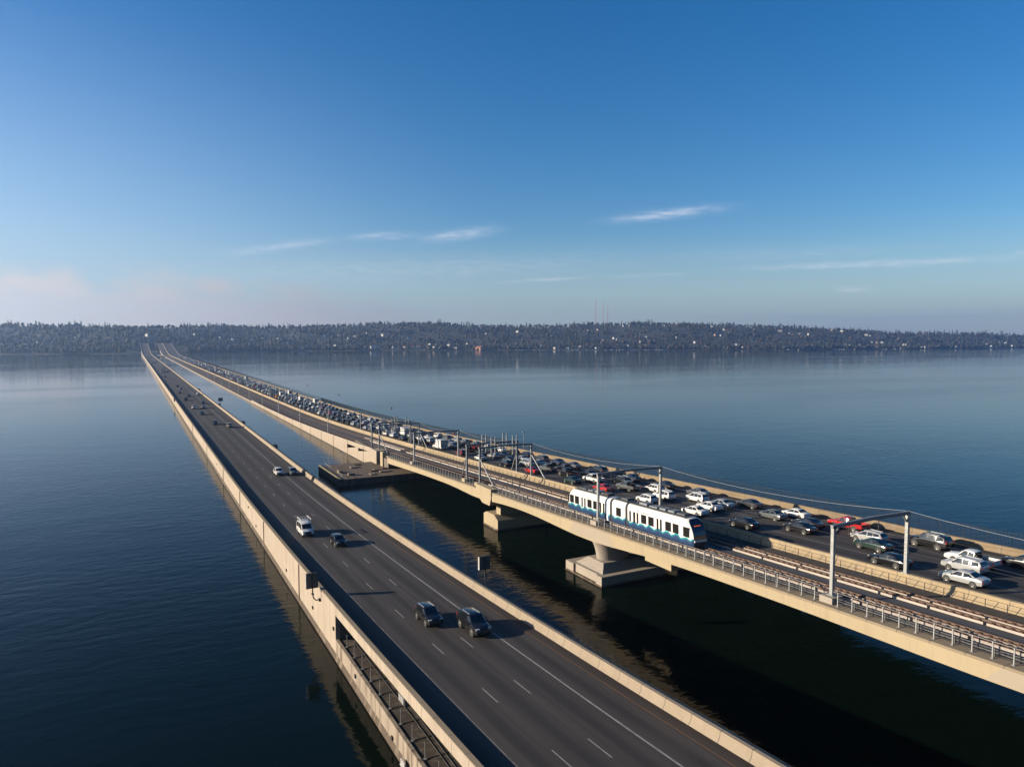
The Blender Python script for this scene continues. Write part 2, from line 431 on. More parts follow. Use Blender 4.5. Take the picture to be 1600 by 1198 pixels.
# ------------------------------------------------------------------ highway bridge (left)
YS = span(-50, 2200)
AXL, AXR = 19.8, 37.25                     # outer faces of the parapet and inner face of the barrier
hb = empty('highway_bridge', (28.5, 80, 0), 'pale concrete floating highway bridge with open lanes and scattered oncoming traffic', 'bridge')
mb = MB()                                  # deck slab under the road
sweep(mb, [(AXL + 0.02, -1.15), (37.85, -1.15), (37.85, -0.83), (AXL + 0.02, -0.83)], YS, TA)
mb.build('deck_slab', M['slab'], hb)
mb = MB()                                  # parapet with a dark cap
sweep(mb, [(AXL, -1.12), (AXL + 0.46, -1.12), (AXL + 0.40, -0.06), (AXL + 0.03, -0.06), (AXL, -0.10)], YS, TA)
mb.build('parapet', M['wall'], hb)
mb = MB(); sweep(mb, [(AXL - 0.03, -0.06), (AXL + 0.45, -0.06), (AXL + 0.45, 0.03), (AXL - 0.03, 0.03)], YS, TA)
mb.build('parapet_cap', M['curb'], hb)
mb = MB()                                  # right hand barrier, a short gap at an expansion joint
for a, b in ((-50, 169.5), (172.0, 2200)):
    sweep(mb, [(AXR - 0.25, -0.80), (AXR + 0.55, -0.80), (AXR + 0.42, 0.02), (AXR + 0.05, 0.02), (AXR - 0.02, -0.45)], span(a, b), TA)
mb.build('barrier', M['barrier'], hb)
mb = MB()
for a, b in ((-50, 169.5), (172.0, 2200)):
    sweep(mb, [(AXR + 0.60, -1.4), (AXR + 0.95, -1.4), (AXR + 0.95, -0.15), (AXR + 0.60, -0.15)], span(a, b), TA)
mb.build('barrier_ledge', M['curb'], hb)
YW = 80.4                                  # west of here the side wall runs down to the lake
mb = MB()
sweep(mb, [(AXL, -0.6, 1), (AXL + 0.5, -0.6, 1), (AXL + 0.5, -1.13), (AXL, -1.13)], span(YW, 1960), TA)
mb.build('side_wall', M['wall'], hb)
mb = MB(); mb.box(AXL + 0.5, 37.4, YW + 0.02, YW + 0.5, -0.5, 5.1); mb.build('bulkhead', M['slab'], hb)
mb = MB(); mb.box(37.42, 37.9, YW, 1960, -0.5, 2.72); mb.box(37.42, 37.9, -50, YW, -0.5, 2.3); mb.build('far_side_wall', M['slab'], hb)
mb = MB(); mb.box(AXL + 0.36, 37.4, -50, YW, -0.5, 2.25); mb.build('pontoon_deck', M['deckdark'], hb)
mb = MB(); mb.box(AXL, AXL + 0.35, -50, YW - 0.01, -0.6, 2.36); mb.build('pontoon_wall', M['lowwall'], hb)
mb = MB(); mb.prism([(AXL - 0.16, -0.6), (AXL - 0.003, -0.6), (AXL - 0.003, 0.75), (AXL - 0.05, 0.40), (AXL - 0.14, 0.2)], 'y', -50, 1960); mb.build('waterline_band', M['algae'], hb)
for k in range(12):                         # columns carrying the open span
    y = 74 - k * 10
    mb = MB(); z1 = TA(y) - 1.16; mb.box(26.2, 27.2, y - 0.5, y + 0.5, 2.25, z1); mb.build('support_column', M['slab'], hb); mb = MB(); mb.box(33.0, 34.0, y - 0.5, y + 0.5, 2.25, z1); mb.build('support_column', M['slab'], hb)
mb = MB(); mb.box(29.0, 29.3, -50, YW, 2.25, 5.0); mb.build('service_wall', M['slab'], hb)

mb = MB(); ribbon(mb, AXL + 0.45, AXR - 0.24, YS, TA, -0.80)
tag(mb.build('road', M['roadA']), kind='structure', label='dark worn asphalt of the open highway', cat='road')
mb = MB()
ribbon(mb, 32.61, 32.79, span(-50, 1750), TA, -0.795)
for x0 in (26.1, 29.25):
    for k in range(150):
        y = 66.1 + (k - 9) * 11.7
        ribbon(mb, x0 - 0.06, x0 + 0.06, [y - 3.05, y], TA, -0.795)
tag(mb.build('road_markings', M['white_line']), kind='structure', label='white lane lines on the highway', cat='road markings')
mb = MB(); ribbon(mb, 22.85, 22.95, span(-50, 1750), TA, -0.795)
tag(mb.build('edge_line', M['faint_line']), kind='structure', label='faint pale edge line beside the highway parapet', cat='road markings')
mb = MB(); ribbon(mb, 35.76, 35.88, span(-50, 1750), TA, -0.795)
tag(mb.build('edge_line', M['yellow_line']), kind='structure', label='worn yellow edge line by the highway barrier', cat='road markings')
mb = MB()
for y in (79.9, 170.7):
    mb.add([(AXL + 0.46, y, TA(y) - 0.792), (AXR - 0.25, y - 0.4, TA(y - 0.4) - 0.792), (AXR - 0.25, y - 0.25, TA(y) - 0.792), (AXL + 0.46, y + 0.16, TA(y) - 0.792)], [(0, 1, 2, 3)])
tag(mb.build('expansion_joints', M['joint']), kind='structure', label='dark expansion joints across the highway', cat='road joint')

# stanchions along the open pontoon deck, with safety lines
for k in range(13):
    y = 77.9 - k * 3.04
    mb = MB(); mb.tube([(20.45, y, 2.3), (20.45, y, 3.75)], 0.035, 6); mb.box(20.3, 20.6, y - 0.15, y + 0.15, 2.252, 2.32); mb.box(20.45, 24.6, y - 0.04, y + 0.04, 2.253, 2.30, 1)
    thing1(mb, 'deck_stanchion', [M['galv'], M['dark']], 'thin grey post on the open pontoon deck below the highway parapet', 'post', 'posts along the open pontoon deck', org=(20.45, y, 2.25))
mb = MB()
for x in (21.6, 22.1, 22.9): mb.tube([(x, 79, 2.29), (x + 0.2, 60, 2.29), (x, 20, 2.29)], 0.03, 5)
thing1(mb, 'conduit', M['dark'], 'dark conduits lying along the brown pontoon deck below the parapet', 'conduit')
uc = empty('deck_cabinet', (22.2, 63.2, 2.25), 'grey metal cabinet on the pontoon deck under the parapet', 'cabinet')
mb = MB(); mb.box(21.8, 22.7, 62.4, 64.0, 2.25, 3.1); mb.build('housing', M['steelblue'], uc)
mb = MB(); mb.box(21.72, 22.78, 62.3, 64.1, 3.1, 3.17); mb.build('lid', M['galv'], uc)
mb = MB(); mb.box(21.70, 21.78, 62.5, 63.9, 2.35, 3.0); mb.build('door', M['galv'], uc)


def back_sign(x, y, zb, w, h, z_foot, bend, label, boxm, edge=True, deep=0.28):
    """panel seen from behind on a bent pipe bracketed to the wall"""
    t = empty('roadside_sign', (x, y, z_foot), label, 'sign')
    zc = zb + h / 2
    mb = MB(); mb.box(x - w / 2, x + w / 2, y - deep / 2, y + deep / 2, zb, zb + h); mb.build('panel', boxm, t)
    if edge:
        mb = MB(); mb.box(x - w / 2 - 0.06, x - w / 2 - 0.004, y - deep / 2 - 0.05, y + deep / 2 + 0.05, zb - 0.03, zb + h + 0.03); mb.build('side_edge', M['signedge'], t)
    for zz in (zb - 0.053, zb + h + 0.003): mb = MB(); mb.box(x - w / 2, x + w / 2, y - deep / 2 - 0.06, y + deep / 2 + 0.06, zz, zz + 0.05); mb.build('frame_rail', M['dark'], t)
    mb = MB(); yb = y - deep / 2 - 0.10
    mb.tube([(x, yb, zb + h + 0.3), (x, yb, zb - 0.7), (x + bend * 0.12, yb, zb - 1.25), (x + bend * 0.45, yb, zb - 1.6), (x + bend, yb, z_foot)], 0.075, 8); mb.build('pole', M['dark'], t)
    mb = MB(); mb.box(x + bend - 0.16, x + bend + 0.16, yb - 0.2, yb + 0.2, z_foot - 0.22, z_foot + 0.10); mb.build('bracket', M['dark'], t)
    mb = MB(); mb.box(x - 0.14, x + 0.14, yb - 0.14, yb + 0.14, zb - 0.80, zb - 0.66); mb.build('collar', M['dark'], t)
    return t


back_sign(18.85, 88.0, 6.25, 1.45, 1.75, 4.7, 0.90, 'dark box shaped sign on a bent pipe outside the left highway wall', M['signback'])
back_sign(38.75, 80.0, 7.85, 1.5, 1.6, 6.1, -0.55, 'dark sign with a bright edge on a bent pipe behind the right highway barrier', M['signback'])
back_sign(38.9, 388.0, 5.6, 2.2, 1.6, 3.9, -0.55, 'green sign back standing beside the far right highway barrier', M['signgreen'], edge=False)
mb = MB(); mb.box(19.3, 19.78, 428, 430.5, 3.0, 4.6); mb.box(19.35, 19.75, 428.3, 430.2, 4.6, 4.9)
thing1(mb, 'equipment_box', M['dark'], 'dark equipment box on top of the far left highway wall', 'box')
for i, y in enumerate((232.0, 305.0, 395.0, 520.0)):
    mb = MB(); mb.box(38.4, 39.6, y - 1.1, y + 1.1, 1.4, 3.5); mb.box(38.5, 39.5, y - 0.9, y + 0.9, 3.5, 3.8); mb.bar((38.9, y, 3.8), (38.9, y, 4.7), 0.08, 0.08)
    thing1(mb, 'utility_box', M['dark'], ('nearest', 'second nearest', 'third nearest', 'farthest')[i] + ' of the dark utility boxes outside the right highway barrier', 'box', 'utility boxes outside the highway barrier')
for y in (100.6, 131, 163, 195, 240, 300):
    mb = MB(); mb.box(AXL - 0.11, AXL - 0.015, y - 0.08, y + 0.08, 0.5, TA(y) - 0.15); mb.build('downpipe', M['rust'], hb)
for y, z in ((81.1, 3.4), (92, 2.2), (110, 1.9), (140, 1.7), (150, 3.2), (210, 2.6), (72, 1.6), (60, 1.0), (52, 1.4)):
    mb = MB(); mb.box(AXL - 0.14, AXL - 0.002, y - 0.17, y + 0.17, z - 0.18, z + 0.18); mb.build('wall_fitting', M['dark'], hb)
mb = MB(); mb.box(AXL - 0.45, AXL - 0.004, 55.6, 56.8, 0.35, 0.5); mb.box(AXL - 0.42, AXL - 0.3, 55.7, 56.7, 0.5, 1.0); mb.build('step', M['signedge'], hb)

# ------------------------------------------------------------------ rail bridge (right)
BXL = 60.4
YSB = span(-40, 2200)
rb = empty('rail_bridge', (78, 120, 0), 'tan concrete bridge carrying light rail tracks beside jammed traffic lanes', 'bridge')
mb = MB(); sweep(mb, [(BXL + 0.9, -1.55), (97.1, -1.75), (97.1, -1.05), (BXL + 0.9, -1.05)], YSB, TB); mb.build('deck_slab', M['slab'], rb)


def depth(y):                               # girder depth, deeper over the piers
    d = 1.15
    for yc, w, a in ((89, 13, 0.95), (128, 10, 0.7), (30, 14, 0.35), (185, 14, 0.3)): d += a * math.exp(-((y - yc) / w) ** 2)
    return d


def girder(mb, ys, x0=BXL, x1=BXL + 0.9, mi=0):
    v = []
    for y in ys:
        zt = TB(y) - 1.25; zb = TB(y) - 1.25 - depth(y)
        v += [(x0, y, zt), (x1, y, zt), (x1, y, zb), (x0 + 0.12, y, zb)]
    f = []
    for i in range(len(ys) - 1):
        for k in range(4): f.append((i * 4 + k, i * 4 + (k + 1) % 4, (i + 1) * 4 + (k + 1) % 4, (i + 1) * 4 + k))
    n = (len(ys) - 1) * 4; f += [(3, 2, 1, 0), (n, n + 1, n + 2, n + 3)]
    mb.add(v, f, mi)


mb = MB(); girder(mb, span(126.5, 185.3)); girder(mb, span(-40, 121.5)); mb.build('edge_girder', M['girder'], rb)
for a, b, s in ((83.0, 92.5, 1.6), (24.0, 30.2, 1.3)):
    mb = MB(); zt0, zt1 = TB(a) - 1.27, TB(b) - 1.27
    mb.add([(BXL - 0.004, a, zt0), (BXL - 0.004, b, zt1), (BXL + 0.08, b + s, TB(b) - 1.25 - depth(b) * 0.97), (BXL + 0.08, a - s * 0.5, TB(a) - 1.25 - depth(a) * 0.97)], [(0, 1, 2, 3)]); mb.build('repaint_patch', M['girder2'], rb)
mb = MB(); sweep(mb, [(BXL - 0.05, -1.27), (BXL + 1.3, -1.27), (BXL + 1.3, -1.02), (BXL - 0.05, -1.02)], span(-40, 185.3), TB); mb.build('edge_curb', M['curb'], rb)
mb = MB()
for x in (70.0, 78.0, 86.0, 94.5): girder(mb, span(126.5, 185.3), x, x + 0.8); girder(mb, span(-40, 121.5), x, x + 0.8)
mb.build('inner_girder', M['slab'], rb)
mb = MB(); ribbon(mb, BXL + 1.3, 73.25, YSB, TB, -1.0); mb.build('track_bed', M['trackbed'], rb)
mb = MB(); ribbon(mb, 66.15, 67.75, span(-40, 1750), TB, -0.985); mb.build('walkway', M['walkgrey'], rb)
mb = MB(); sweep(mb, [(73.25, -1.04), (74.5, -1.04), (74.35, -0.5), (74.25, 0.0), (73.8, 0.0), (73.70, -0.5)], YSB, TB); mb.build('median_barrier', M['barrier2'], rb)
mb = MB(); sweep(mb, [(94.2, -1.04), (95.0, -1.04), (94.9, 0.0), (94.45, 0.0), (94.35, -0.5)], YSB, TB); mb.build('outer_barrier', M['outer'], rb)
mb = MB(); ribbon(mb, 94.95, 97.1, YSB, TB, -0.92); mb.build('footpath', M['walkgrey'], rb)
mb = MB(); ribbon(mb, 74.35, 94.3, YSB, TB, -0.9)
tag(mb.build('road', M['roadB']), kind='structure', label='dark asphalt under the traffic jam', cat='road')
mb = MB(); ribbon(mb, 80.33, 80.46, span(-40, 1750), TB, -0.894); ribbon(mb, 92.2, 92.33, span(-40, 1750), TB, -0.894)
for x0 in (84.4, 88.1):
    for k in range(150): y = 20 + k * 11.7; ribbon(mb, x0 - 0.06, x0 + 0.06, [y, y + 3.05], TB, -0.894)
tag(mb.build('road_markings', M['white_line']), kind='structure', label='white lane lines beneath the jammed cars', cat='road markings')

# floating part: side wall to the lake with two wedge shaped slots by the pontoon
Y0 = 199.5
mb = MB(); sweep(mb, [(BXL, -0.5, 1), (BXL + 0.6, -0.5, 1), (BXL + 0.6, -1.2), (BXL, -1.2)], span(226, 1960), TB)
mb.build('side_wall', M['wall'], rb)
mb = MB()
sweep(mb, [(BXL, -1.2), (BXL + 0.6, -1.2), (BXL + 0.5, 0.02), (BXL + 0.03, 0.02)], span(Y0, 436), TB)
sweep(mb, [(BXL, -1.2), (BXL + 0.6, -1.2), (BXL + 0.6, -0.72), (BXL, -0.72)], span(436, 2200), TB)
mb.build('parapet', M['wall'], rb)
mb = MB()
def zl(y):                                   # top of the lower wall: saw tooth wedges
    f = TB(y) - 1.2
    if 215 < y < 226: return f - 1.25 * (y - 215) / 11.0 - 0.02
    if 203 < y <= 213.5: return f - 1.05 * (y - 203) / 10.5 - 0.02
    return f
ysw = [Y0, 203, 203.01, 206, 209, 213.49, 213.51, 215, 218, 221, 225.99, 226.0]
v = []
for y in ysw: v += [(BXL, y, -0.5), (BXL + 0.55, y, -0.5), (BXL + 0.55, y, zl(y)), (BXL, y, zl(y))]
mb.add(v, [(i * 4 + k, i * 4 + (k + 1) % 4, (i + 1) * 4 + (k + 1) % 4, (i + 1) * 4 + k) for i in range(len(ysw) - 1) for k in range(4)])
mb.build('lower_wall', M['wall'], rb)
mb = MB(); mb.box(BXL + 2.5, BXL + 2.8, Y0, 226, 0, 4.4); mb.build('inner_wall', M['slab'], rb)
mb = MB(); mb.box(BXL - 0.22, BXL + 2.6, 194.3, 199.45, 1.2, TB(197) - 0.15); mb.build('end_block', M['wall'], rb)
mb = MB(); mb.box(BXL + 2.7, 97, 194.5, 199.4, 0, TB(197) - 1.8); mb.build('end_bulkhead', M['slab'], rb)
mb = MB(); mb.box(BXL + 0.05, BXL + 0.9, 189.5, 191.6, 1.7, TB(190) - 0.2); mb.build('bearing_post', M['girder'], rb)
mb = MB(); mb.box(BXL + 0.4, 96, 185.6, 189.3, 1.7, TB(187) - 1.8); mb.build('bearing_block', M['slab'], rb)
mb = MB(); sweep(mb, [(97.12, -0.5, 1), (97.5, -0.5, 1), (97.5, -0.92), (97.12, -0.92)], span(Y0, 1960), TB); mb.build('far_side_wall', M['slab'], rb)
for y in np.arange(208, 430, 18.0):
    mb = MB(); mb.box(BXL - 0.06, BXL - 0.002, y - 0.09, y + 0.09, -0.4, TB(y) - 0.2); mb.build('downpipe', M['rust'], rb)
mb = MB(); mb.box(BXL - 0.08, BXL - 0.003, 199.5, 1960, -0.5, 0.16); mb.build('waterline_band', M['dark'], rb)

# pontoon platform with its fittings
pp = empty('pontoon_platform', (68, 188, 0), 'low dark concrete pontoon platform under the rail bridge', 'pontoon')
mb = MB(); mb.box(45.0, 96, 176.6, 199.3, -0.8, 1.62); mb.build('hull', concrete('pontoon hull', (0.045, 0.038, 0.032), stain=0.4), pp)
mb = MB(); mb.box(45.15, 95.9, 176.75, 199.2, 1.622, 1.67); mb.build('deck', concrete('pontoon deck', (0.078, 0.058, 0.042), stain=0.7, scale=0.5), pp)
mb = MB(); mb.box(45.0, 45.55, 176.6, 199.3, 1.671, 1.95); mb.build('curb', concrete('mossy curb', (0.17, 0.15, 0.085), stain=0.5), pp)
mb = MB()
for y in (178, 181, 190, 193, 196.5):
    mb.tube([(46.2, y, 1.67), (46.2, y, 2.75)], 0.045, 6)
mb.tube([(46.2, 178, 2.7), (46.2, 181, 2.7)], 0.04, 6); mb.tube([(46.2, 190, 2.7), (46.2, 196.5, 2.7)], 0.04, 6); mb.tube([(46.2, 178, 2.2), (46.2, 181, 2.2)], 0.03, 6)
mb.build('railing', M['galv'], pp)
mb = MB()
for x, y, w, l, h in ((47.6, 186, 1.0, 2.2, 0.7), (49.4, 181.5, 1.6, 1.2, 0.6), (54.5, 180, 1.2, 2.2, 0.25), (58.6, 182, 2.6, 1.4, 0.3), (57.4, 186, 1.5, 1.5, 0.25), (53, 192, 2, 2, 0.3)):
    mb.box(x - w / 2, x + w / 2, y - l / 2, y + l / 2, 1.671, 1.67 + h)
mb.build('hatch', concrete('hatch', (0.11, 0.09, 0.07), stain=0.5), pp)
for x, y, l in ((56.2, 184, 'rust'), (60.0, 186.4, 'rust'), (55.0, 195.5, 'rust')):
    mb = MB(); mb.box(x - 0.9, x + 0.9, y - 0.5, y + 0.5, 1.68, 1.95); thing1(mb, 'timber_stack', M['rust'], 'brown timber stack lying on the pontoon deck', 'timber', 'timber stacks on the pontoon deck')
t = empty('light_pole', (51.5, 198.0, 1.67), 'white light pole with a lamp standing on the pontoon platform', 'light pole')
mb = MB(); mb.tube([(51.5, 198, 1.67), (51.5, 198, 5.3)], 0.08, 8); mb.build('pole', M['plinth'], t)
mb = MB(); mb.tube([(51.5, 198, 5.25), (50.9, 198, 5.4)], 0.05, 6); mb.build('arm', M['plinth'], t)
mb = MB(); mb.box(50.5, 51.0, 197.8, 198.2, 5.25, 5.5); mb.build('lamp', M['plinth'], t)

# ------------------------------------------------------------------ bridge piers
p1 = empty('bridge_pier', (65.5, 90, 0), 'flared round pier on a wide pale footing under the train', 'pier')
mb = MB()
x0, x1, y0, y1 = 60.7, 72.8, 85.3, 95.2
mb.prism([(x0, y0), (x0, y0 + 1.5), (x0 + 0.35, y0 + 1.5), (x0 + 0.35, y1 - 2.2), (x0, y1 - 2.2), (x0, y1), (x1, y1), (x1, y1 - 1.5), (x1 - .35, y1 - 1.5), (x1 - 0.35, y0 + 1.5), (x1, y0 + 1.5), (x1, y0)], 'z', -0.6, 1.58)
mb.build('footing', M['pier'], p1)
mb = MB(); a = [(61.6, 86.3, 1.58), (71.8, 86.3, 1.58), (71.8, 93.6, 1.58), (61.6, 93.6, 1.58)]; b = [(62.9, 87.9, 2.7), (69.6, 87.9, 2.7), (69.6, 92.0, 2.7), (62.9, 92.0, 2.7)]
mb.rings([a, b]); mb.build('pedestal', M['pier'], p1)
mb = MB(); rings = []
for k in range(9):
    t_ = k / 8; z = 2.71 + t_ * (TB(89) - 1.26 - depth(89) - 2.75); fl = 1 + 0.20 * t_ + 0.34 * t_ ** 3
    rings.append([(66.0 + 2.75 * fl * math.cos(2 * math.pi * i / 36), 89.9 + 1.75 * fl * math.sin(2 * math.pi * i / 36), z) for i in range(36)])
mb.rings(rings); mb.build('column', M['pier'], p1, smooth=True, sharp=40)
mb = MB(); mb.box(x0 - 0.04, x1 + 0.04, y0 - 0.04, y1 + 0.04, -0.6, 0.28); mb.build('tide_band', M['algae'], p1)
p2 = empty('bridge_pier', (70, 124, 0), 'house shaped pale pier block below the double gantry', 'pier')
mb = MB(); mb.prism([(120.6, -0.6), (126.8, -0.6), (126.8, 2.3), (125.6, 2.85), (122.2, 2.85), (120.6, 2.0)], 'x', 61.3, 72.0); mb.build('footing', M['girder'], p2)
mb = MB(); mb.box(61.26, 72.04, 120.56, 126.84, -0.6, 0.32); mb.build('tide_band', M['algae'], p2)
mb = MB(); mb.box(62.3, 70.5, 121.4, 123.2, 2.86, 4.6); mb.build('post', M['girder'], p2)
mb = MB(); mb.prism([(121.6, TB(124) - 1.3), (127.6, TB(124) - 1.3), (127.2, TB(124) - 2.9), (125.6, TB(124) - 3.7), (122.3, TB(124) - 3.7), (121.9, TB(124) - 2.6)], 'x', BXL - 0.02, 96); mb.build('crosshead', M['girder'], p2)
mb = MB(); mb.box(BXL - 0.25, BXL + 1.2, 121.3, 128.0, TB(124.5) - 1.55, TB(124.5) - 0.35); mb.build('end_panel', M['girder'], p2)
mb = MB(); mb.box(72.5, 90, 121, 126, -0.5, 4.6); mb.build('wall_stem', M['slab'], p2)
p3 = empty('bridge_pier', (78, 73, 0), 'broad pier crosshead with its lit end below the front of the train', 'pier')
mb = MB(); mb.prism([(71.2, 6.5), (76.6, 6.5), (76.6, TB(74) - 1.8), (71.2, TB(74) - 1.8)], 'x', 61.8, 96); mb.build('crosshead', M['girder'], p3)
mb = MB(); mb.box(82, 88, 72.0, 75.8, -0.5, 6.5); mb.build('column', M['slab'], p3)
p4 = empty('bridge_pier', (82, 105, 0), 'plain shaded pier deep under the traffic lanes', 'pier')
mb = MB(); mb.box(77, 92, 86, 94, -0.5, 1.6); mb.build('footing', M['slab'], p4)
mb = MB(); mb.box(81, 88, 88, 92, 1.6, TB(90) - 2.6); mb.build('column', M['slab'], p4)

# ------------------------------------------------------------------ railway tracks
def seg_rot(y, L):
    return math.atan2(TB(y + L / 2) - TB(y - L / 2), L)


PL = 4.9
mb = MB(); mb.box(-0.37, 0.37, -PL / 2, PL / 2, -0.30, 0.0); PLINTH = mb.mesh('rail_plinth', [M['plinth']])
mb = MB(); mb.box(-0.345, 0.365, -PL / 2 + 0.1, PL / 2 - 0.1, 0.002, 0.045)
for k in range(6):
    y = -PL / 2 + 0.45 + k * 0.8; mb.box(-0.34, 0.36, y - 0.16, y + 0.16, 0.046, 0.11)
FAST = mb.mesh('fastener', [M['rust']])
mb = MB(); mb.box(-1.25, 1.25, -0.13, 0.13, -0.26, 0.02); SLEEPER = mb.mesh('sleeper', [M['rust']])
for ti, (xc, lab, ya, yb, slp) in enumerate(((64.4, 'light rail track under the train with pale plinths and rusty rails', 24, 131, (133, 186)),
                                             (69.15, 'empty light rail track beside the traffic barrier with pale plinths', 24, 190, (0, 0)))):
    t = empty('railway_track', (xc, 100, TB(100) - 1.0), lab, 'railway track')
    for s in (-1, 1):
        mb = MB(); x = xc + s * 0.7175
        sweep(mb, [(x - 0.07, -0.72), (x + 0.07, -0.72), (x + 0.036, -0.66), (x + 0.036, -0.55), (x - 0.036, -0.55), (x - 0.036, -0.66)], span(-40, 2100), TB)
        mb.build('rail', M['rail'], t)
        y = ya + PL / 2 + (0.7 if s > 0 else 0.1) + ti * 1.3
        while y < yb:
            o = link('rail_plinth', PLINTH, t, Vector((x, y, TB(y) - (0.70 if (ti == 0 and s < 0) else 0.77))) - WL[t.name], (seg_rot(y, PL), 0, 0))
            link('fastener', FAST, o)
            y += PL + 0.30
    y = slp[0]
    while y < slp[1]:
        link('sleeper', SLEEPER, t, Vector((xc, y, TB(y) - 0.72)) - WL[t.name], (seg_rot(y, 2), 0, 0)); y += 1.45
    if ti == 0:
        mb = MB()
        for x in (63.65, 64.3, 65.2, 65.9): ribbon(mb, x - 0.06, x + 0.06, span(190, 420), TB, -0.70)
        mb.build('guard_rail', M['rail'], t)
mb = MB(); sweep(mb, [(69.0, -0.98), (69.5, -0.98), (69.5, -0.62), (69.0, -0.62)], span(196, 236), TB); sweep(mb, [(67.9, -0.98), (68.2, -0.98), (68.2, -0.66), (67.9, -0.66)], span(196, 226), TB)
thing1(mb, 'guard_beam', M['plinth'], 'pale guard beams between the rails just past the pontoon end block', 'guard beam')

# ------------------------------------------------------------------ edge railings, one run between each pair of pedestals
GY = [47.1, 88.2, 130.0, 136.4, 168.4, 197.2, 204.3]
runs = [(24.5, 46.3, 'steel railing run nearest the camera along the rail bridge edge'), (48.0, 87.3, 'steel railing run below the front half of the train'),
        (89.1, 121.0, 'steel railing run between the train tail and the double gantry'), (131.0, 135.4, 'short steel railing run between the posts of the double gantry'),
        (137.5, 167.6, 'steel railing run just beyond the double gantry'), (169.3, 185.0, 'farthest steel railing run, ending near the pontoon')]
for a, b, lab in runs:
    t = empty('guard_railing', (61.1, (a + b) / 2, TB((a + b) / 2) - 1.02), lab, 'railing', 'steel railings along the rail bridge edge')
    y = a + 0.4
    while y < b - 0.2:
        mb = MB(); z = TB(y) - 1.02
        mb.box(61.06, 61.14, y - 0.045, y + 0.045, z, z + 1.42); mb.box(60.97, 61.23, y - 0.12, y + 0.12, z, z + 0.04)
        mb.build('post', M['galv'], t); y += 1.6
    for h, r, m_ in ((1.38, 0.022, 'galv'), (0.95, 0.014, 'dark'), (0.62, 0.014, 'dark'), (0.30, 0.014, 'dark')):
        mb = MB(); mb.tube([(61.10, yy, TB(yy) - 1.02 + h) for yy in span(a, b)], r, 5); mb.build('rail', M[m_], t)
t = empty('cable_run', (61.8, 80, TB(80) - 1.0), 'dark cable conduits running along the track edge behind the railing', 'conduit')
for x, dz in ((61.65, -0.90), (61.65, -0.66), (61.65, -0.44), (62.1, -0.88), (62.5, -0.88)):
    mb = MB(); mb.tube([(x + 0.05 * math.sin(yy * 1.7), yy, TB(yy) + dz) for yy in np.arange(24, 130, 2.0)], 0.05, 5); mb.build('conduit', M['cable'], t)
for y in np.arange(25, 130, 3.2): mb = MB(); mb.box(61.55, 61.75, y - 0.06, y + 0.06, TB(y) - 1.0, TB(y) - 0.36); mb.build('bracket', M['cable'], t)
t = empty('walkway_railing', (72.5, 80, TB(80) - 1.0), 'thin dark railing along the inside of the traffic barrier', 'railing')
mb = MB()
for y in np.arange(26, 190, 2.0): mb.box(72.47, 72.53, y - 0.025, y + 0.025, TB(y) - 1.0, TB(y) + 0.02)
mb.build('posts', M['dark'], t)['kind'] = 'stuff'
for h in (0.0, -0.5):
    mb = MB(); mb.tube([(72.5, yy, TB(yy) + h) for yy in span(26, 190)], 0.022, 5); mb.build('rail', M['dark'], t)

# ------------------------------------------------------------------ fence along the footpath
M['mesh'] = mat('dark fence wire', (0.035, 0.038, 0.042), 0.6, 0.3)
t = empty('chain_link_fence', (97.0, 100, TB(100) - 0.9), 'thin dark mesh fence between the footpath and the lake', 'fence')
mb = MB()
for a, b, st_, w, dpt in ((16, 420, 0.16, 0.012, 0.03), (420, 1740, 0.7, 0.06, 0.05)):
    for y in np.arange(a, b, st_):
        z = TB(y); x0, x1 = 97.0 - dpt / 2, 97.0 + dpt / 2
        mb.add([(x, y + dy, z + dz) for dz in (-0.88, 1.25) for x, dy in ((x0, -w / 2), (x1, -w / 2), (x1, w / 2), (x0, w / 2))], [(0, 1, 5, 4), (1, 2, 6, 5), (2, 3, 7, 6), (3, 0, 4, 7)])
mb.build('mesh_panel', M['mesh'], t)
for i, y in enumerate(np.arange(24, 300, 3.0)):
    mb = MB(); mb.tube([(97.04, y, TB(y) - 0.92), (97.04, y, TB(y) + 1.3)], 0.03, 5); mb.build('post', M['dark'], t)
mb = MB(); mb.tube([(97.04, yy, TB(yy) + 1.27) for yy in span(20, 1740)], 0.025, 5); mb.build('top_rail', M['dark'], t)

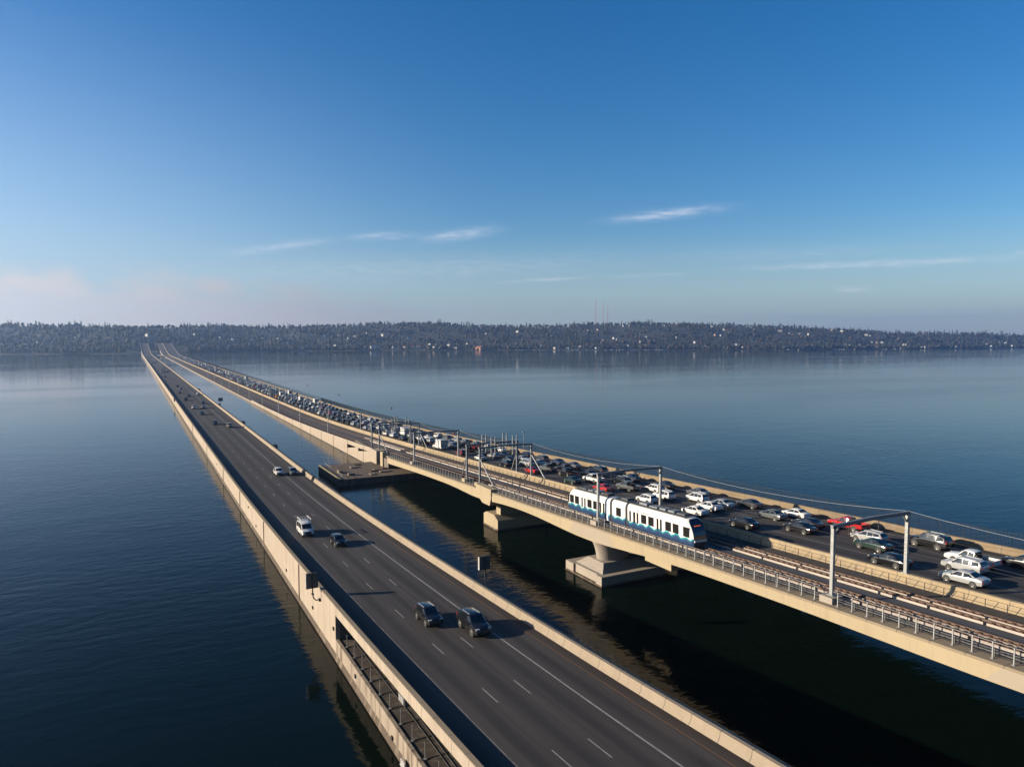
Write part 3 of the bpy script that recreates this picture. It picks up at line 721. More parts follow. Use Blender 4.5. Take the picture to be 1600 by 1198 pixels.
# ------------------------------------------------------------------ overhead gantries
XGL, XGR = 62.0, 74.1
def gantry(y, label, strut=0, drops=(), ball=False, box_mount=False):
    zt = TB(y) + 6.65
    t = empty('overhead_gantry', (68, y, TB(y) - 1.0), label, 'gantry', 'overhead wire gantries across the tracks')
    for x, zb in ((XGL, TB(y) - 0.36), (XGR, TB(y) + 0.02)):
        mb = MB(); w = 0.17
        mb.box(x - w, x + w, y - w, y + w, zb, zt); p = mb.build('post', M['galv'] if strut == 0 else M['steelblue'], t)
        mb = MB(); mb.box(x - 0.34, x + 0.34, y - 0.34, y + 0.34, zb, zb + 0.07); mb.build('base_plate', M['galv'], t)
        s = 1 if x < 68 else -1
        mb = MB(); mb.bar((x + s * 0.18, y, zt - 0.95), (x + s * 0.85, y, zt - 0.12), 0.16, 0.12); mb.build('knee_brace', M['steelblue'], t)
        if strut:
            mb = MB(); mb.bar((x, y + strut * 0.18, zt - 2.3), (x + (1.0 if x > 68 else 0.9), y + strut * 4.6, TB(y + strut * 4.6) - 0.75), 0.18, 0.18); mb.build('strut', M['galv'], t)
    mb = MB(); xm = (XGL + XGR) / 2
    mb.bar((XGL - 0.25, y, zt + 0.02), (xm, y, zt + 0.16), 0.34, 0.36); mb.bar((xm, y, zt + 0.161), (XGR + 0.35, y, zt + 0.02), 0.338, 0.358); mb.build('beam', M['steelblue'], t)
    mb = MB()
    for x in (64.4, 69.15): mb.bar((x, y, zt - 0.1), (x, y, zt - 1.2), 0.07, 0.07); mb.bar((x, y, zt - 1.2), (x + 0.9, y, zt - 1.1), 0.05, 0.05)
    mb.build('wire_hanger', M['dark'], t)
    mb = MB(); mb.box(XGL - 0.9, XGL + 0.75, y - 0.75, y + 0.75, TB(y) - 1.28, TB(y) - 0.37); mb.build('pedestal', M['pier'] if strut == 0 else M['girder'], t)
    for x in drops:
        for dx in (-0.45, 0.45):
            mb = MB(); mb.box(x + dx - 0.09, x + dx + 0.09, y + 0.2, y + 0.38, zt - 1.9, zt + 2.0); mb.build('dropper', M['galv'], t)
        mb = MB()
        for dz in (1.75, -1.75): mb.tube([(x - 0.5, y + 0.29, zt + dz), (x + 0.5, y + 0.29, zt + dz)], 0.05, 6)
        mb.build('crossbar', M['galv'], t)
    if strut:
        mb = MB(); mb.bar((XGL, y, zt - 2.0), (XGR, y, zt - 2.0), 0.14, 0.16); mb.build('lower_beam', M['steelblue'], t)
    if ball:
        mb = MB(); c = Vector((XGR - 1.3, y - 0.3, zt - 0.55)); rr = []
        for k in range(7):
            a = math.pi * (k + 0.001) / 6.002; rr.append([(c.x + 0.32 * math.sin(a) * math.cos(b), c.y + 0.32 * math.sin(a) * math.sin(b), c.z + 0.32 * math.cos(a)) for b in np.linspace(0, 2 * math.pi, 11)[:-1]])
        mb.rings(rr); mb.build('marker_ball', M['orange'], t, smooth=True)
    return t


gantry(GY[0], 'grey portal gantry nearest the camera, over the empty tracks')
gantry(GY[1], 'grey portal gantry standing over the middle of the train')
gantry(GY[2], 'near portal of the double gantry, braced towards the train', -1, (65.2, 70.2))
gantry(GY[3], 'far portal of the double gantry, braced away from the train', 1, (66.2, 71.2))
gantry(GY[4], 'single gantry with an orange ball below its beam', 0, ball=True)
gantry(GY[5], 'near portal of the farthest double gantry above the pontoon', -1, (66.5, 70.6))
gantry(GY[6], 'far portal of the farthest double gantry above the pontoon', 1, (65.5, 69.6))
POLES = [258, 307, 357, 406, 455, 505, 556, 608, 660, 720]
ORD = ['first', 'second', 'third', 'fourth', 'fifth', 'sixth', 'seventh', 'eighth', 'ninth', 'tenth', 'eleventh', 'twelfth', 'thirteenth', 'fourteenth', 'fifteenth', 'sixteenth', 'seventeenth',
       'eighteenth', 'nineteenth', 'twentieth', '21st', '22nd', '23rd', '24th', '25th', '26th', '27th', '28th', '29th', '30th']
for i, y in enumerate(POLES):
    for x, wh in ((62.0, 'left edge of the tracks'), (74.05, 'traffic barrier')):
        zb = TB(y) - 0.98 if x < 70 else TB(y) + 0.01
        t = empty('catenary_pole', (x, y, zb), '%s slim grey wire pole past the gantries, on the %s' % (ORD[i], wh), 'pole', 'slim wire poles beyond the gantries')
        mb = MB(); mb.tube([(x, y, zb), (x, y, TB(y) + 6.2)], [0.17, 0.11], 8); mb.build('mast', M['galv'], t)
        s = 1 if x < 70 else -1
        mb = MB(); mb.tube([(x, y, TB(y) + 5.5), (x + s * 2.6, y, TB(y) + 5.2)], 0.05, 5); mb.build('arm', M['steelblue'], t)


def wire(x, off, r, name, label, m_, ys, sag=0.5):
    t = empty(name, (x, 100, TB(100) + off), label, 'wire')
    mb = MB()
    for a, b in zip(ys[:-1], ys[1:]):
        mb.tube([(x, a + (b - a) * k / 10, (TB(a) + off) * (1 - k / 10) + (TB(b) + off) * k / 10 - sag * 4 * (k / 10) * (1 - k / 10)) for k in range(11)], r, 4)
    mb.build('strand', m_, t)
    return t


gy = [5.5] + GY + POLES
wire(XGR + 0.1, 6.85, 0.017, 'static_wire', 'bright wire strung along the tops of the right gantry posts', M['wire'], gy, 1.0)
for x, n_ in ((64.4, 'train track'), (69.15, 'empty track')):
    wire(x, 5.2, 0.010, 'contact_wire', 'thin dark contact wire over the %s' % n_, M['cable'], gy, 0.05)
    wire(x, 6.2, 0.010, 'messenger_wire', 'thin dark sagging messenger wire above the %s' % n_, M['cable'], gy, 0.8)
t = empty('lamp_post', (95.6, 172, TB(172) - 0.9), 'lone grey lamp post by the outer barrier of the rail bridge', 'lamp post')
mb = MB(); mb.tube([(95.6, 172, TB(172) - 0.9), (95.6, 172, TB(172) + 4.6)], 0.1, 7); mb.build('mast', M['steelblue'], t)
mb = MB(); mb.box(95.2, 95.7, 171.8, 172.2, TB(172) + 4.6, TB(172) + 4.85); mb.build('lamp', M['galv'], t)

# ------------------------------------------------------------------ light rail train
TY = 83.6
T = empty('light_rail_train', (64.4, TY, TB(TY) - 0.55), 'white light rail train with teal and navy wave livery on the near track', 'train', rot=(seg_rot(TY, 26), 0, 0))
m, g, bs = newmat('train livery'); bs.inputs['Roughness'].default_value = 0.38
tc = g.n('ShaderNodeTexCoord'); sp = g.n('ShaderNodeSeparateXYZ'); g.put(sp.inputs[0], tc.outputs['Object']); yy_, zz_ = sp.outputs[1], sp.outputs[2]
def cusp(f, ph): return g.m('ABSOLUTE', g.m('SINE', g.m('MULTIPLY_ADD', yy_, f, ph)))
wv = g.m('ADD', g.m('MULTIPLY', cusp(1.75, 0.3), 0.34), g.m('MULTIPLY', g.noise(tc.outputs['Object'], 1.0, 2, 0.5, sc=(0, 0.55, 0)), 0.75))
d = g.m('SUBTRACT', zz_, g.m('ADD', wv, 0.58))
lv = g.ramp(g.m('MULTIPLY_ADD', d, 1.0, 0.70), [(0.0, (0.010, 0.027, 0.072)), (0.34, (0.010, 0.034, 0.090)), (0.48, (0.008, 0.085, 0.15)), (0.60, (0.008, 0.17, 0.19)), (0.695, (0.06, 0.29, 0.27)), (0.705, (0.47, 0.46, 0.45))])
g.put(bs.inputs['Base Color'], lv); M['livery'] = m
M['twin'] = mat('train window', (0.012, 0.012, 0.012), 0.08, var=0.1, spec=0.6)
M['mask'] = mat('black train mask', (0.008, 0.010, 0.014), 0.12, var=0.1, spec=0.7)
M['bellows'] = mat('black bellows', (0.015, 0.015, 0.016), 0.8)
M['roofdark'] = mat('dark train roof', (0.045, 0.05, 0.055), 0.7, var=0.3)
M['led'] = mat('orange led text', (0.2, 0.03, 0.01), 0.4, emit=((1.0, 0.12, 0.02), 0.5))
M['greytext'] = mat('grey lettering', (0.16, 0.17, 0.20), 0.5)
M['whitetrim'] = mat('white train trim', (0.43, 0.42, 0.41), 0.4, var=0.03)
M['bluetrim'] = mat('blue train trim', (0.10, 0.17, 0.30), 0.4, var=0.05)
PRF = [(1.26, 0.14), (1.32, 0.5), (1.33, 1.0), (1.33, 1.5), (1.33, 2.0), (1.33, 2.4), (1.33, 2.72), (1.29, 3.10), (1.12, 3.43), (0.80, 3.58), (0.0, 3.62)]
RING = PRF + [(-x, z) for x, z in reversed(PRF[:-1])]


def tring(y, k=1.0, rake=0.0, drop=0.0):
    return [(x * k, y - rake * 0.40 * max(0.0, z - 0.9) ** 2, z - drop * max(0, z - 2.6)) for x, z in RING]


def body(st):
    mb = MB(); rr = [tring(*s) for s in st]; mb.rings(rr, cap=False); n = len(RING)
    for rg in (rr[0], rr[-1]): mb.add(rg, [(i, i + 1, n - 2 - i, n - 1 - i) for i in range(n // 2)])
    return mb


B = []
b1 = body([(-15.0, 0.80, -0.44, 0.10), (-14.75, 0.92, -0.43, 0.05), (-14.2, 0.975, -0.40), (-13.4, 1.0, -0.1), (-13.0,), (-1.4,)]); bf = b1.build('front_body', M['livery'], T, sharp=38, world=False)
b2 = body([(-0.85,), (2.4,)]); bm_ = b2.build('middle_body', M['livery'], T, sharp=38, world=False)
b3 = body([(2.96,), (13.0,), (13.4, 1.0, 0.1), (14.2, 0.975, 0.40), (14.75, 0.92, 0.43, 0.05), (15.0, 0.80, 0.44, 0.10)]); br_ = b3.build('rear_body', M['livery'], T, sharp=38, world=False)
mb = MB(); mb.rings([[(x * 1.004, y, z * 1.002) for x, z in RING] for y in (3.48, 3.86)]); mb.build('gangway_ring', mat('grey gangway', (0.42, 0.48, 0.54), 0.5), T, sharp=38, world=False)
mb = MB()
for a, b in ((2.3, 3.0), (-1.5, -0.8)):
    n = 6; mb.rings([[(x * (0.93 if k % 2 else 0.96), a + (b - a) * k / n, z * 0.965 + 0.05) for x, z in RING] for k in range(n + 1)])
mb.build('bellows', M['bellows'], T, world=False)


def side_pane(y0, y1, z0, z1, name, parent, side=-1, m_='twin', off=0.008, skew=0.0):
    mb = MB(); xx = 1.33 + off
    P = [(y0, z0), (y1, z0), (y1 + skew, z1), (y0 + skew * 0.2, z1)]
    mb.add([(side * xx, y, z) for y, z in P] + [(side * (xx - 0.03), y, z) for y, z in P], [(0, 1, 2, 3), (0, 4, 5, 1), (1, 5, 6, 2), (2, 6, 7, 3), (3, 7, 4, 0)])
    return mb.build(name, M[m_], parent, world=False)


for side in (-1, 1):
    for bd, wins, doors in ((bf, [(79.1, 77.9), (77.5, 76.3), (73.9, 72.7), (72.4, 71.2)], [(81.8, 81.4), (80.9, 80.4), (80.1, 79.7), (75.7, 75.3), (75.0, 74.6)]),
                            (bm_, [(85.0, 83.8)], []),
                            (br_, [(97.7, 96.5), (96.2, 95.0), (92.6, 91.4), (91.0, 89.9)], [(94.3, 93.9), (93.5, 93.1), (89.2, 88.8), (88.4, 88.0)])):
        for a, b in wins: side_pane(b - TY, a - TY, 1.32, 2.58, 'window', bd, side)
        for a, b in doors: side_pane(b - TY, a - TY, 1.06, 2.62, 'door_window', bd, side)
    side_pane(-14.35, -13.25, 1.26, 2.55, 'cab_window', bf, side, skew=0.0, off=0.012)
    side_pane(14.4, 14.75, 1.30, 2.45, 'cab_window', br_, side, off=-0.03)
    side_pane(87.15 - TY - 0.05, 87.6 - TY - 0.1, 1.06, 2.6, 'door_window', br_, side, off=-0.002)


def end_face(sgn, parent):
    """dark windscreen mask, bumper and lamps on one end"""
    r = [(x * 0.80, sgn * (15.0) - sgn * 0.176 * max(0.0, z - 0.9) ** 2, z - 0.10 * max(0, z - 2.6)) for x, z in RING]
    o = -0.02 if sgn < 0 else 0.02
    up = [(x * 0.995, y + o, z) for x, y, z in r if z > 0.95]
    mb = MB(); n = len(up); mb.add(up, [(i, i + 1, n - 2 - i, n - 1 - i) for i in range(n // 2)])
    # black band wrapping the roof edge
    top = [p for p in up if p[2] > 3.0]; mb.add(top + [(p[0] * 1.16, p[1] - sgn * 1.25, p[2] + 0.13) for p in top], [(i, i + 1, len(top) + i + 1, len(top) + i) for i in range(len(top) - 1)])
    mb.build('windscreen', M['mask'], parent, world=False)
    mb = MB(); mb.box(-1.02, 1.02, min(sgn * 14.9, sgn * 15.14), max(sgn * 14.9, sgn * 15.14), 0.72, 0.96); mb.build('bumper', M['whitetrim'], parent, world=False)
    mb = MB(); mb.box(-0.92, 0.92, min(sgn * 14.9, sgn * 15.03), max(sgn * 14.9, sgn * 15.03), 0.2, 0.715); mb.build('lower_apron', M['dark'], parent, world=False)
    for x in (-0.78, 0.78):
        mb = MB(); mb.box(x - 0.13, x + 0.13, min(sgn * 15.1, sgn * 15.16), max(sgn * 15.1, sgn * 15.16), 0.76, 0.90); mb.build('headlight', M['headlamp'], parent, world=False)


end_face(-1, bf); end_face(1, br_)
mb = MB()
for k in range(14):
    if k in (4, 9): continue
    x = -0.55 + k * 0.078; y = -15.0 + 0.176 * (2.70 - 0.9) ** 2 - 0.02
    mb.box(x, x + 0.05, y - 0.05, y - 0.018, 2.65, 2.72)
mb.build('destination_sign', M['led'], bf, world=False)
mb = MB(); mb.tube([(0.25, -14.4, 1.35), (-0.35, -14.15, 1.9)], 0.02, 5); mb.build('wiper', M['dark'], bf, world=False)
for bd, a, b in ((bf, -13.2, -1.5), (bm_, -0.8, 2.35), (br_, 4.0, 13.2)):
    mb = MB(); mb.box(-0.98, 0.98, a, b, 3.56, 3.66); mb.build('roof_panel', M['roofdark'], bd, world=False)
    y = a + 0.7
    while y < b - 1.6:
        L = random.uniform(1.2, 2.4); mb = MB(); mb.box(-0.35, 0.85, y, min(y + L, b - 0.3), 3.662, 3.662 + random.uniform(0.16, 0.34)); mb.build('roof_unit', M['steelblue'] if random.random() < .5 else M['roofdark'], bd, world=False); y += L + 0.5
pn = MB()
for s in (-0.5, 0.5): pn.bar((s, 4.7, 3.95), (s, 5.7, 4.5), 0.05, 0.05); pn.bar((s, 5.7, 4.5), (s * 0.8, 4.6, 5.05), 0.05, 0.05)
pn.bar((-0.85, 4.6, 5.07), (0.85, 4.6, 5.07), 0.10, 0.06); pn.box(-0.55, 0.55, 4.5, 5.9, 3.665, 3.80); pn.build('pantograph', M['dark'], br_, world=False)


def lettering(txt, size, yc, z, parent, m_):
    cu = bpy.data.curves.new('t', 'FONT'); cu.body = txt; cu.size = size; cu.extrude = 0.004; cu.align_x = 'CENTER'
    o = bpy.data.objects.new('t', cu); COL.objects.link(o); dg = bpy.context.evaluated_depsgraph_get(); dg.update()
    me = bpy.data.meshes.new_from_object(o.evaluated_get(dg)); bpy.data.objects.remove(o)
    me.materials.clear(); me.materials.append(M[m_])
    # lettering reads from the left side of the train (looking along +X)
    return link('lettering', me, parent, (-1.338, yc, z), (R(90), 0, R(-90)))


for yc, bd in ((-4.9, bf), (9.0, br_)):
    lettering('SoundTransit', 0.34, yc - 0.5, 2.74, bd, 'greytext')
    mb = MB(); mb.box(-1.35, -1.325, yc + 0.82, yc + 1.10, 2.98, 3.04); mb.box(-1.352, -1.325, yc + 0.93, yc + 0.99, 2.74, 2.975); mb.build('logo', M['dark'], bd, world=False)

# ------------------------------------------------------------------ vehicles
def ST(kind):
    """stations rear to front: y, sill z, half width, belt z, half roof width, top z"""
    if kind in ('sedan', 'coupe'):
        s = [(-2.37, .44, .72, .74, .64, .84), (-2.27, .28, .86, .86, .80, .98), (-1.95, .24, .90, .91, .83, 1.04), (-1.68, .22, .91, .92, .84, 1.06), (-.92, .22, .915, .91, .66, 1.43), (-.2, .22, .915, .90, .69, 1.475),
             (.36, .22, .915, .89, .68, 1.43), (1.15, .22, .91, .87, .83, 1.0), (1.55, .22, .90, .84, .82, .94), (2.05, .24, .87, .76, .78, .85), (2.30, .28, .80, .66, .70, .75), (2.38, .38, .68, .56, .60, .64)]
        if kind == 'coupe': s = [(y * .95, a, w, b * .97, t, z * .955) for y, a, w, b, t, z in s]
        return s, (3, 4), (6, 7), [[(.95, .05), (.33, 'r'), (-.26, 'r'), (-.26, .03)], [(-.34, .03), (-.34, 'r'), (-.92, 'r'), (-1.36, .09)]]
    if kind == 'wagon':
        return [(-2.40, .44, .74, .82, .66, .95), (-2.32, .30, .87, .93, .74, 1.06), (-1.95, .26, .90, .95, .64, 1.46), (-1.0, .25, .91, .95, .67, 1.53), (-.2, .25, .91, .94, .68, 1.54), (.35, .25, .91, .93, .66, 1.49), (1.1, .25, .91, .92, .83, 1.04),
                (1.6, .25, .90, .87, .82, .96), (2.1, .27, .87, .79, .78, .87), (2.33, .32, .79, .68, .70, .76), (2.40, .42, .68, .58, .6, .65)], (1, 2), (5, 6), [[(.90, .05), (.32, 'r'), (-.20, 'r'), (-.20, .04)], [(-.28, .04), (-.28, 'r'), (-1.05, 'r'), (-1.05, .04)], [(-1.13, .05), (-1.13, 'r'), (-1.82, 'r'), (-1.98, .10)]]
    if kind in ('suv', 'hatchback', 'large suv'):
        s = [(-2.30, .45, .78, .92, .70, 1.02), (-2.24, .32, .88, 1.00, .76, 1.14), (-1.95, .28, .91, 1.03, .66, 1.58), (-1.0, .26, .92, 1.03, .70, 1.69), (0, .26, .92, 1.01, .71, 1.71), (.45, .26, .92, 1.0, .69, 1.66), (1.15, .26, .91, .98, .82, 1.11),
             (1.6, .26, .90, .93, .82, 1.04), (2.1, .28, .87, .85, .78, .95), (2.27, .34, .80, .72, .70, .83), (2.33, .44, .70, .60, .62, .70)]
        k = {'suv': (1, 1, 1), 'hatchback': (.91, .96, .90), 'large suv': (1.13, 1.08, 1.10)}[kind]
        s = [(y * k[0], a * k[2], w * k[1], b * k[2], t * k[1], z * k[2]) for y, a, w, b, t, z in s]
        q = lambda L: [[(c[0] * k[0], c[1]) for c in p] for p in L]
        return s, (1, 2), (5, 6), q([[(.95, .05), (.42, 'r'), (-.15, 'r'), (-.15, .04)], [(-.23, .04), (-.23, 'r'), (-1.05, 'r'), (-1.05, .04)], [(-1.13, .05), (-1.13, 'r'), (-1.80, 'r'), (-1.95, .10)]])
    if kind == 'van':
        return [(-2.55, .46, .88, 1.15, .82, 1.30), (-2.50, .34, .95, 1.2, .84, 1.95), (-2.3, .30, .98, 1.2, .84, 2.06), (-1.0, .28, .98, 1.2, .85, 2.10), (.4, .28, .98, 1.2, .85, 2.10), (1.0, .28, .98, 1.18, .80, 1.98), (1.75, .28, .97, 1.12, .86, 1.22),
                (2.2, .30, .94, 1.0, .84, 1.10), (2.5, .36, .88, .86, .76, .96), (2.56, .46, .76, .7, .66, .8)], (1, 2), (5, 6), [[(1.45, .06), (1.0, 'r'), (.35, 'r'), (.35, .05)], [(.2, .05), (.2, 'r'), (-.9, 'r'), (-.9, .05)], [(-1.05, .05), (-1.05, 'r'), (-2.1, 'r'), (-2.1, .05)]]
    if kind == 'pickup':
        return [(-2.80, .62, .92, .74, .92, .76), (-2.78, .50, .95, .78, .93, .80), (-.75, .42, .97, .80, .93, .82), (-.70, .40, .97, 1.10, .74, 1.74), (-.2, .38, .97, 1.10, .77, 1.84), (.50, .38, .97, 1.08, .75, 1.80), (1.25, .38, .97, 1.06, .88, 1.20),
                (1.8, .38, .96, 1.02, .88, 1.15), (2.45, .40, .94, .96, .85, 1.08), (2.75, .46, .90, .82, .80, .94), (2.82, .56, .80, .70, .7, .8)], (2, 3), (5, 6), [[(1.05, .05), (.48, 'r'), (.0, 'r'), (.0, .04)], [(-.08, .04), (-.08, 'r'), (-.64, 'r'), (-.66, .06)]]
    if kind == 'truck':
        return [(-3.4, .62, .9, .80, .9, .82), (-3.38, .5, .95, .84, .93, .86), (.75, .45, .98, .86, .95, .88), (.8, .42, 1.0, 1.25, .84, 2.05), (1.4, .40, 1.0, 1.25, .86, 2.15), (1.85, .40, 1.0, 1.22, .84, 2.05), (2.5, .40, 1.0, 1.18, .9, 1.35),
                (3.0, .42, .98, 1.08, .88, 1.22), (3.35, .46, .94, .94, .84, 1.05), (3.42, .56, .84, .8, .74, .9)], (2, 3), (5, 6), [[(2.3, .06), (1.8, 'r'), (.95, 'r'), (.95, .05)]]


def at_st(st, y):
    for a, b in zip(st[:-1], st[1:]):
        if a[0] <= y <= b[0]:
            t = (y - a[0]) / (b[0] - a[0]); return [a[i] * (1 - t) + b[i] * t for i in range(6)]
    return st[-1]


def ringpts(s):
    y, zs, w, zb, wt, zt = s
    zm = zs + .55 * (zb - zs)
    h = [(w * .86, zs), (w * .975, zs + .10), (w, zm), (w * .965, zb), (wt, zt - min(.07, (zt - zb) * .6)), (wt * .84, zt), (0, zt + .022)]
    return [(x, y, z) for x, z in h] + [(-x, y, z) for x, z in reversed(h[:-1])]


def car_parts(kind):
    """returns list of (part name, MB, material key, smooth angle); coordinates local, +y forward, z=0 at the road"""
    st, rg, fg, panes = ST(kind)
    out = []
    body = MB(); rr = [ringpts(s) for s in st]; body.rings(rr)
    n = len(rr[0])
    for i, f in enumerate(body.f):
        if len(f) == 4 and (min(f) % n == n - 1 or set(k % n for k in f) <= {0, n - 1, 1} or set(k % n for k in f) <= {0, n - 1, n - 2}): body.mi[i] = 1
    big = kind in ('pickup', 'truck', 'large suv', 'van')
    r = {'pickup': .40, 'truck': .43, 'large suv': .39, 'van': .36}.get(kind, .335)
    L = st[-1][0] - st[0][0]; wy = (L * .285, -L * (.275 if kind in ('pickup', 'truck') else .29))
    for y in wy:
        w = at_st(st, y)[2]
        for s in (-1, 1):
            ring = lambda rad, x: [(x, y + rad * math.cos(a), r + rad * math.sin(a)) for a in np.linspace(0, 2 * math.pi, 15)[:-1]]
            body.rings([ring(r * 1.17, s * (w - .16)), ring(r * 1.17, s * (w + .004))], 1)
    if kind == 'pickup':
        for x0, x1, y0, y1 in ((.86, .965, -2.78, -.73), (-.965, -.86, -2.78, -.73), (-.859, .859, -2.79, -2.69)): body.box(x0, x1, y0, y1, .70, 1.14)
        body.box(-.86, .86, -2.68, -.76, .822, .835, 1)
    out.append(('body', body, 'paint', 32))
    if kind == 'truck':
        b = MB(); b.box(-1.15, 1.15, -3.45, .68, .9, 3.05); out.append(('cargo_box', b, 'whitetrim', None))
        b = MB(); b.box(-1.05, 1.05, -3.475, -3.452, 1.0, 2.95); out.append(('rear_door', b, 'galv', None))
    def pane(q, off=.006):
        q = [Vector(p) for p in q]; nrm = (q[1] - q[0]).cross(q[3] - q[0]).normalized()
        c = sum(q, Vector()) / 4
        if nrm.dot(c - Vector((0, c.y * .4, .6))) < 0: nrm = -nrm
        return [p + nrm * off for p in q]
    def strip(i0, i1, nm, a0, a1):
        A, Bq = rr[i0], rr[i1]; mb = MB(); idx = [4, 5, 6, 7, 8]
        lo = [Vector(A[k]).lerp(Vector(Bq[k]), a0) for k in idx]; hi = [Vector(A[k]).lerp(Vector(Bq[k]), a1) for k in idx]
        for row in (lo, hi):
            m0 = row[0].copy(); row[0] = row[0].lerp(row[1], .45); row[-1] = row[-1].lerp(row[-2], .45)
        nrm = (hi[2] - lo[2]).cross(Vector((1, 0, 0))).normalized()
        if nrm.z < 0: nrm = -nrm
        mb.add([p + nrm * .008 for p in lo] + [p + nrm * .008 for p in hi], [(i, i + 1, 5 + i + 1, 5 + i) for i in range(4)])
        out.append((nm, mb, 'glass', None))
    strip(fg[0], fg[1], 'windscreen', .06, .93)
    strip(rg[1], rg[0], 'rear_window', .08, .88 if kind not in ('van', 'suv', 'large suv', 'hatchback', 'wagon') else .92)
    for s in (-1, 1):
        mb = MB()
        for p in panes:
            def on_side(y, z):
                S_ = at_st(st, y); zb, zt = S_[3], S_[5] - .07
                t = (z - zb) / max(zt - zb, .05); return (s * (S_[2] * .965 * (1 - t) + S_[4] * t + .012), y, z)
            def zval(y, z):
                S_ = at_st(st, y); return S_[5] - .105 if z == 'r' else S_[3] + z
            (ya, za), (yb_, zb_), (yc_, zc_), (yd, zd) = p     # low front, high front, high rear, low rear
            lo = [(ya + (yd - ya) * k / 5, zval(ya, za) + (zval(yd, zd) - zval(ya, za)) * k / 5) for k in range(6)]
            hi = [(yb_ + (yc_ - yb_) * k / 5, zval(yb_, zb_) + (zval(yc_, zc_) - zval(yb_, zb_)) * k / 5) for k in range(6)]
            mb.add([on_side(*q) for q in lo] + [on_side(*q) for q in hi], [(k, k + 1, 7 + k, 6 + k) for k in range(5)])
        out.append(('side_window', mb, 'glass', None))
    yr, yf = st[0][0], st[-1][0]
    hz = st[-3][3] - .02
    for s in (-1, 1):
        w = at_st(st, yf - .16)[2]; mb = MB()
        mb.rings([[(s * w * .56, yf - .07, hz - .08), (s * w * .56, yf - .07, hz + .07), (s * w * .60, yf - .22, hz + .13), (s * w * .60, yf - .22, hz - .04)],
                  [(s * w * .96, yf - .15, hz - .06), (s * w * .96, yf - .15, hz + .06), (s * w * 1.003, yf - .30, hz + .10), (s * w * 1.003, yf - .30, hz)]]); out.append(('headlight', mb, 'headlamp', None))
    tz = st[1][3] - (.12 if not big else .02)
    for s in (-1, 1):
        w = st[1][2]; mb = MB()
        if kind in ('suv', 'large suv', 'van', 'pickup', 'hatchback', 'wagon'): mb.box(min(s * w * .78, s * w * .95), max(s * w * .78, s * w * .95), yr - .005, yr + .10, tz - .12, tz + (.22 if kind != 'pickup' else .28))
        else: mb.box(min(s * w * .52, s * w * .95), max(s * w * .52, s * w * .95), yr + .015, yr + .14, tz - .07, tz + .08)
        out.append(('taillight', mb, 'tail', None))
    mb = MB(); mb.box(-.16, .16, yr - .012, yr + .05, .60 if not big else .68, .71 if not big else .79); out.append(('licence_plate', mb, 'plate', None))
    mb = MB(); fz = at_st(st, yf - .02)
    mb.box(-.5, .5, yf - .10, yf + .012, fz[1] + .02, hz - .02); out.append(('grille', mb, 'trim', None))
    ym = fg[1]; y0 = st[ym][0] - .28; S_ = at_st(st, y0)
    for s in (-1, 1):
        mb = MB(); x = S_[2] * .95; mb.box(min(s * x, s * (x + .20)), max(s * x, s * (x + .20)), y0 - .06, y0 + .06, S_[3] + .04, S_[3] + .19); out.append(('mirror', mb, 'paint', None))
    if kind in ('wagon', 'large suv', 'suv'):
        for s in (-1, 1):
            mb = MB(); zt = at_st(st, -.5)[5]; mb.bar((s * .58, -1.6, zt - .01), (s * .60, .25, zt + .035), .05, .05); out.append(('roof_rail', mb, 'galv', None))
    wheels = []
    for y in wy:
        w = at_st(st, y)[2]
        for s in (-1, 1): wheels.append((s * (w - .10), y, r, s))
    return out, wheels


def wheel_mb(r):
    a = MB(); A = np.linspace(0, 2 * math.pi, 17)[:-1]
    prof = [(-.11, r * .86), (-.10, r * .97), (0, r), (.10, r * .97), (.115, r * .88), (.115, r * .66)]
    a.rings([[(x, q * math.cos(t), q * math.sin(t)) for t in A] for x, q in prof])
    b = MB(); b.rings([[(x, q * math.cos(t), q * math.sin(t)) for t in A] for x, q in ((.1155, r * .66), (.126, r * .62), (.112, r * .52), (.112, r * .05))])
    for k in range(5):
        t = 2 * math.pi * k / 5; b.bar((.118, 0, 0), (.118, r * .58 * math.cos(t), r * .58 * math.sin(t)), .02, r * .17, 0, up=(1, 0, 0))
    return a, b


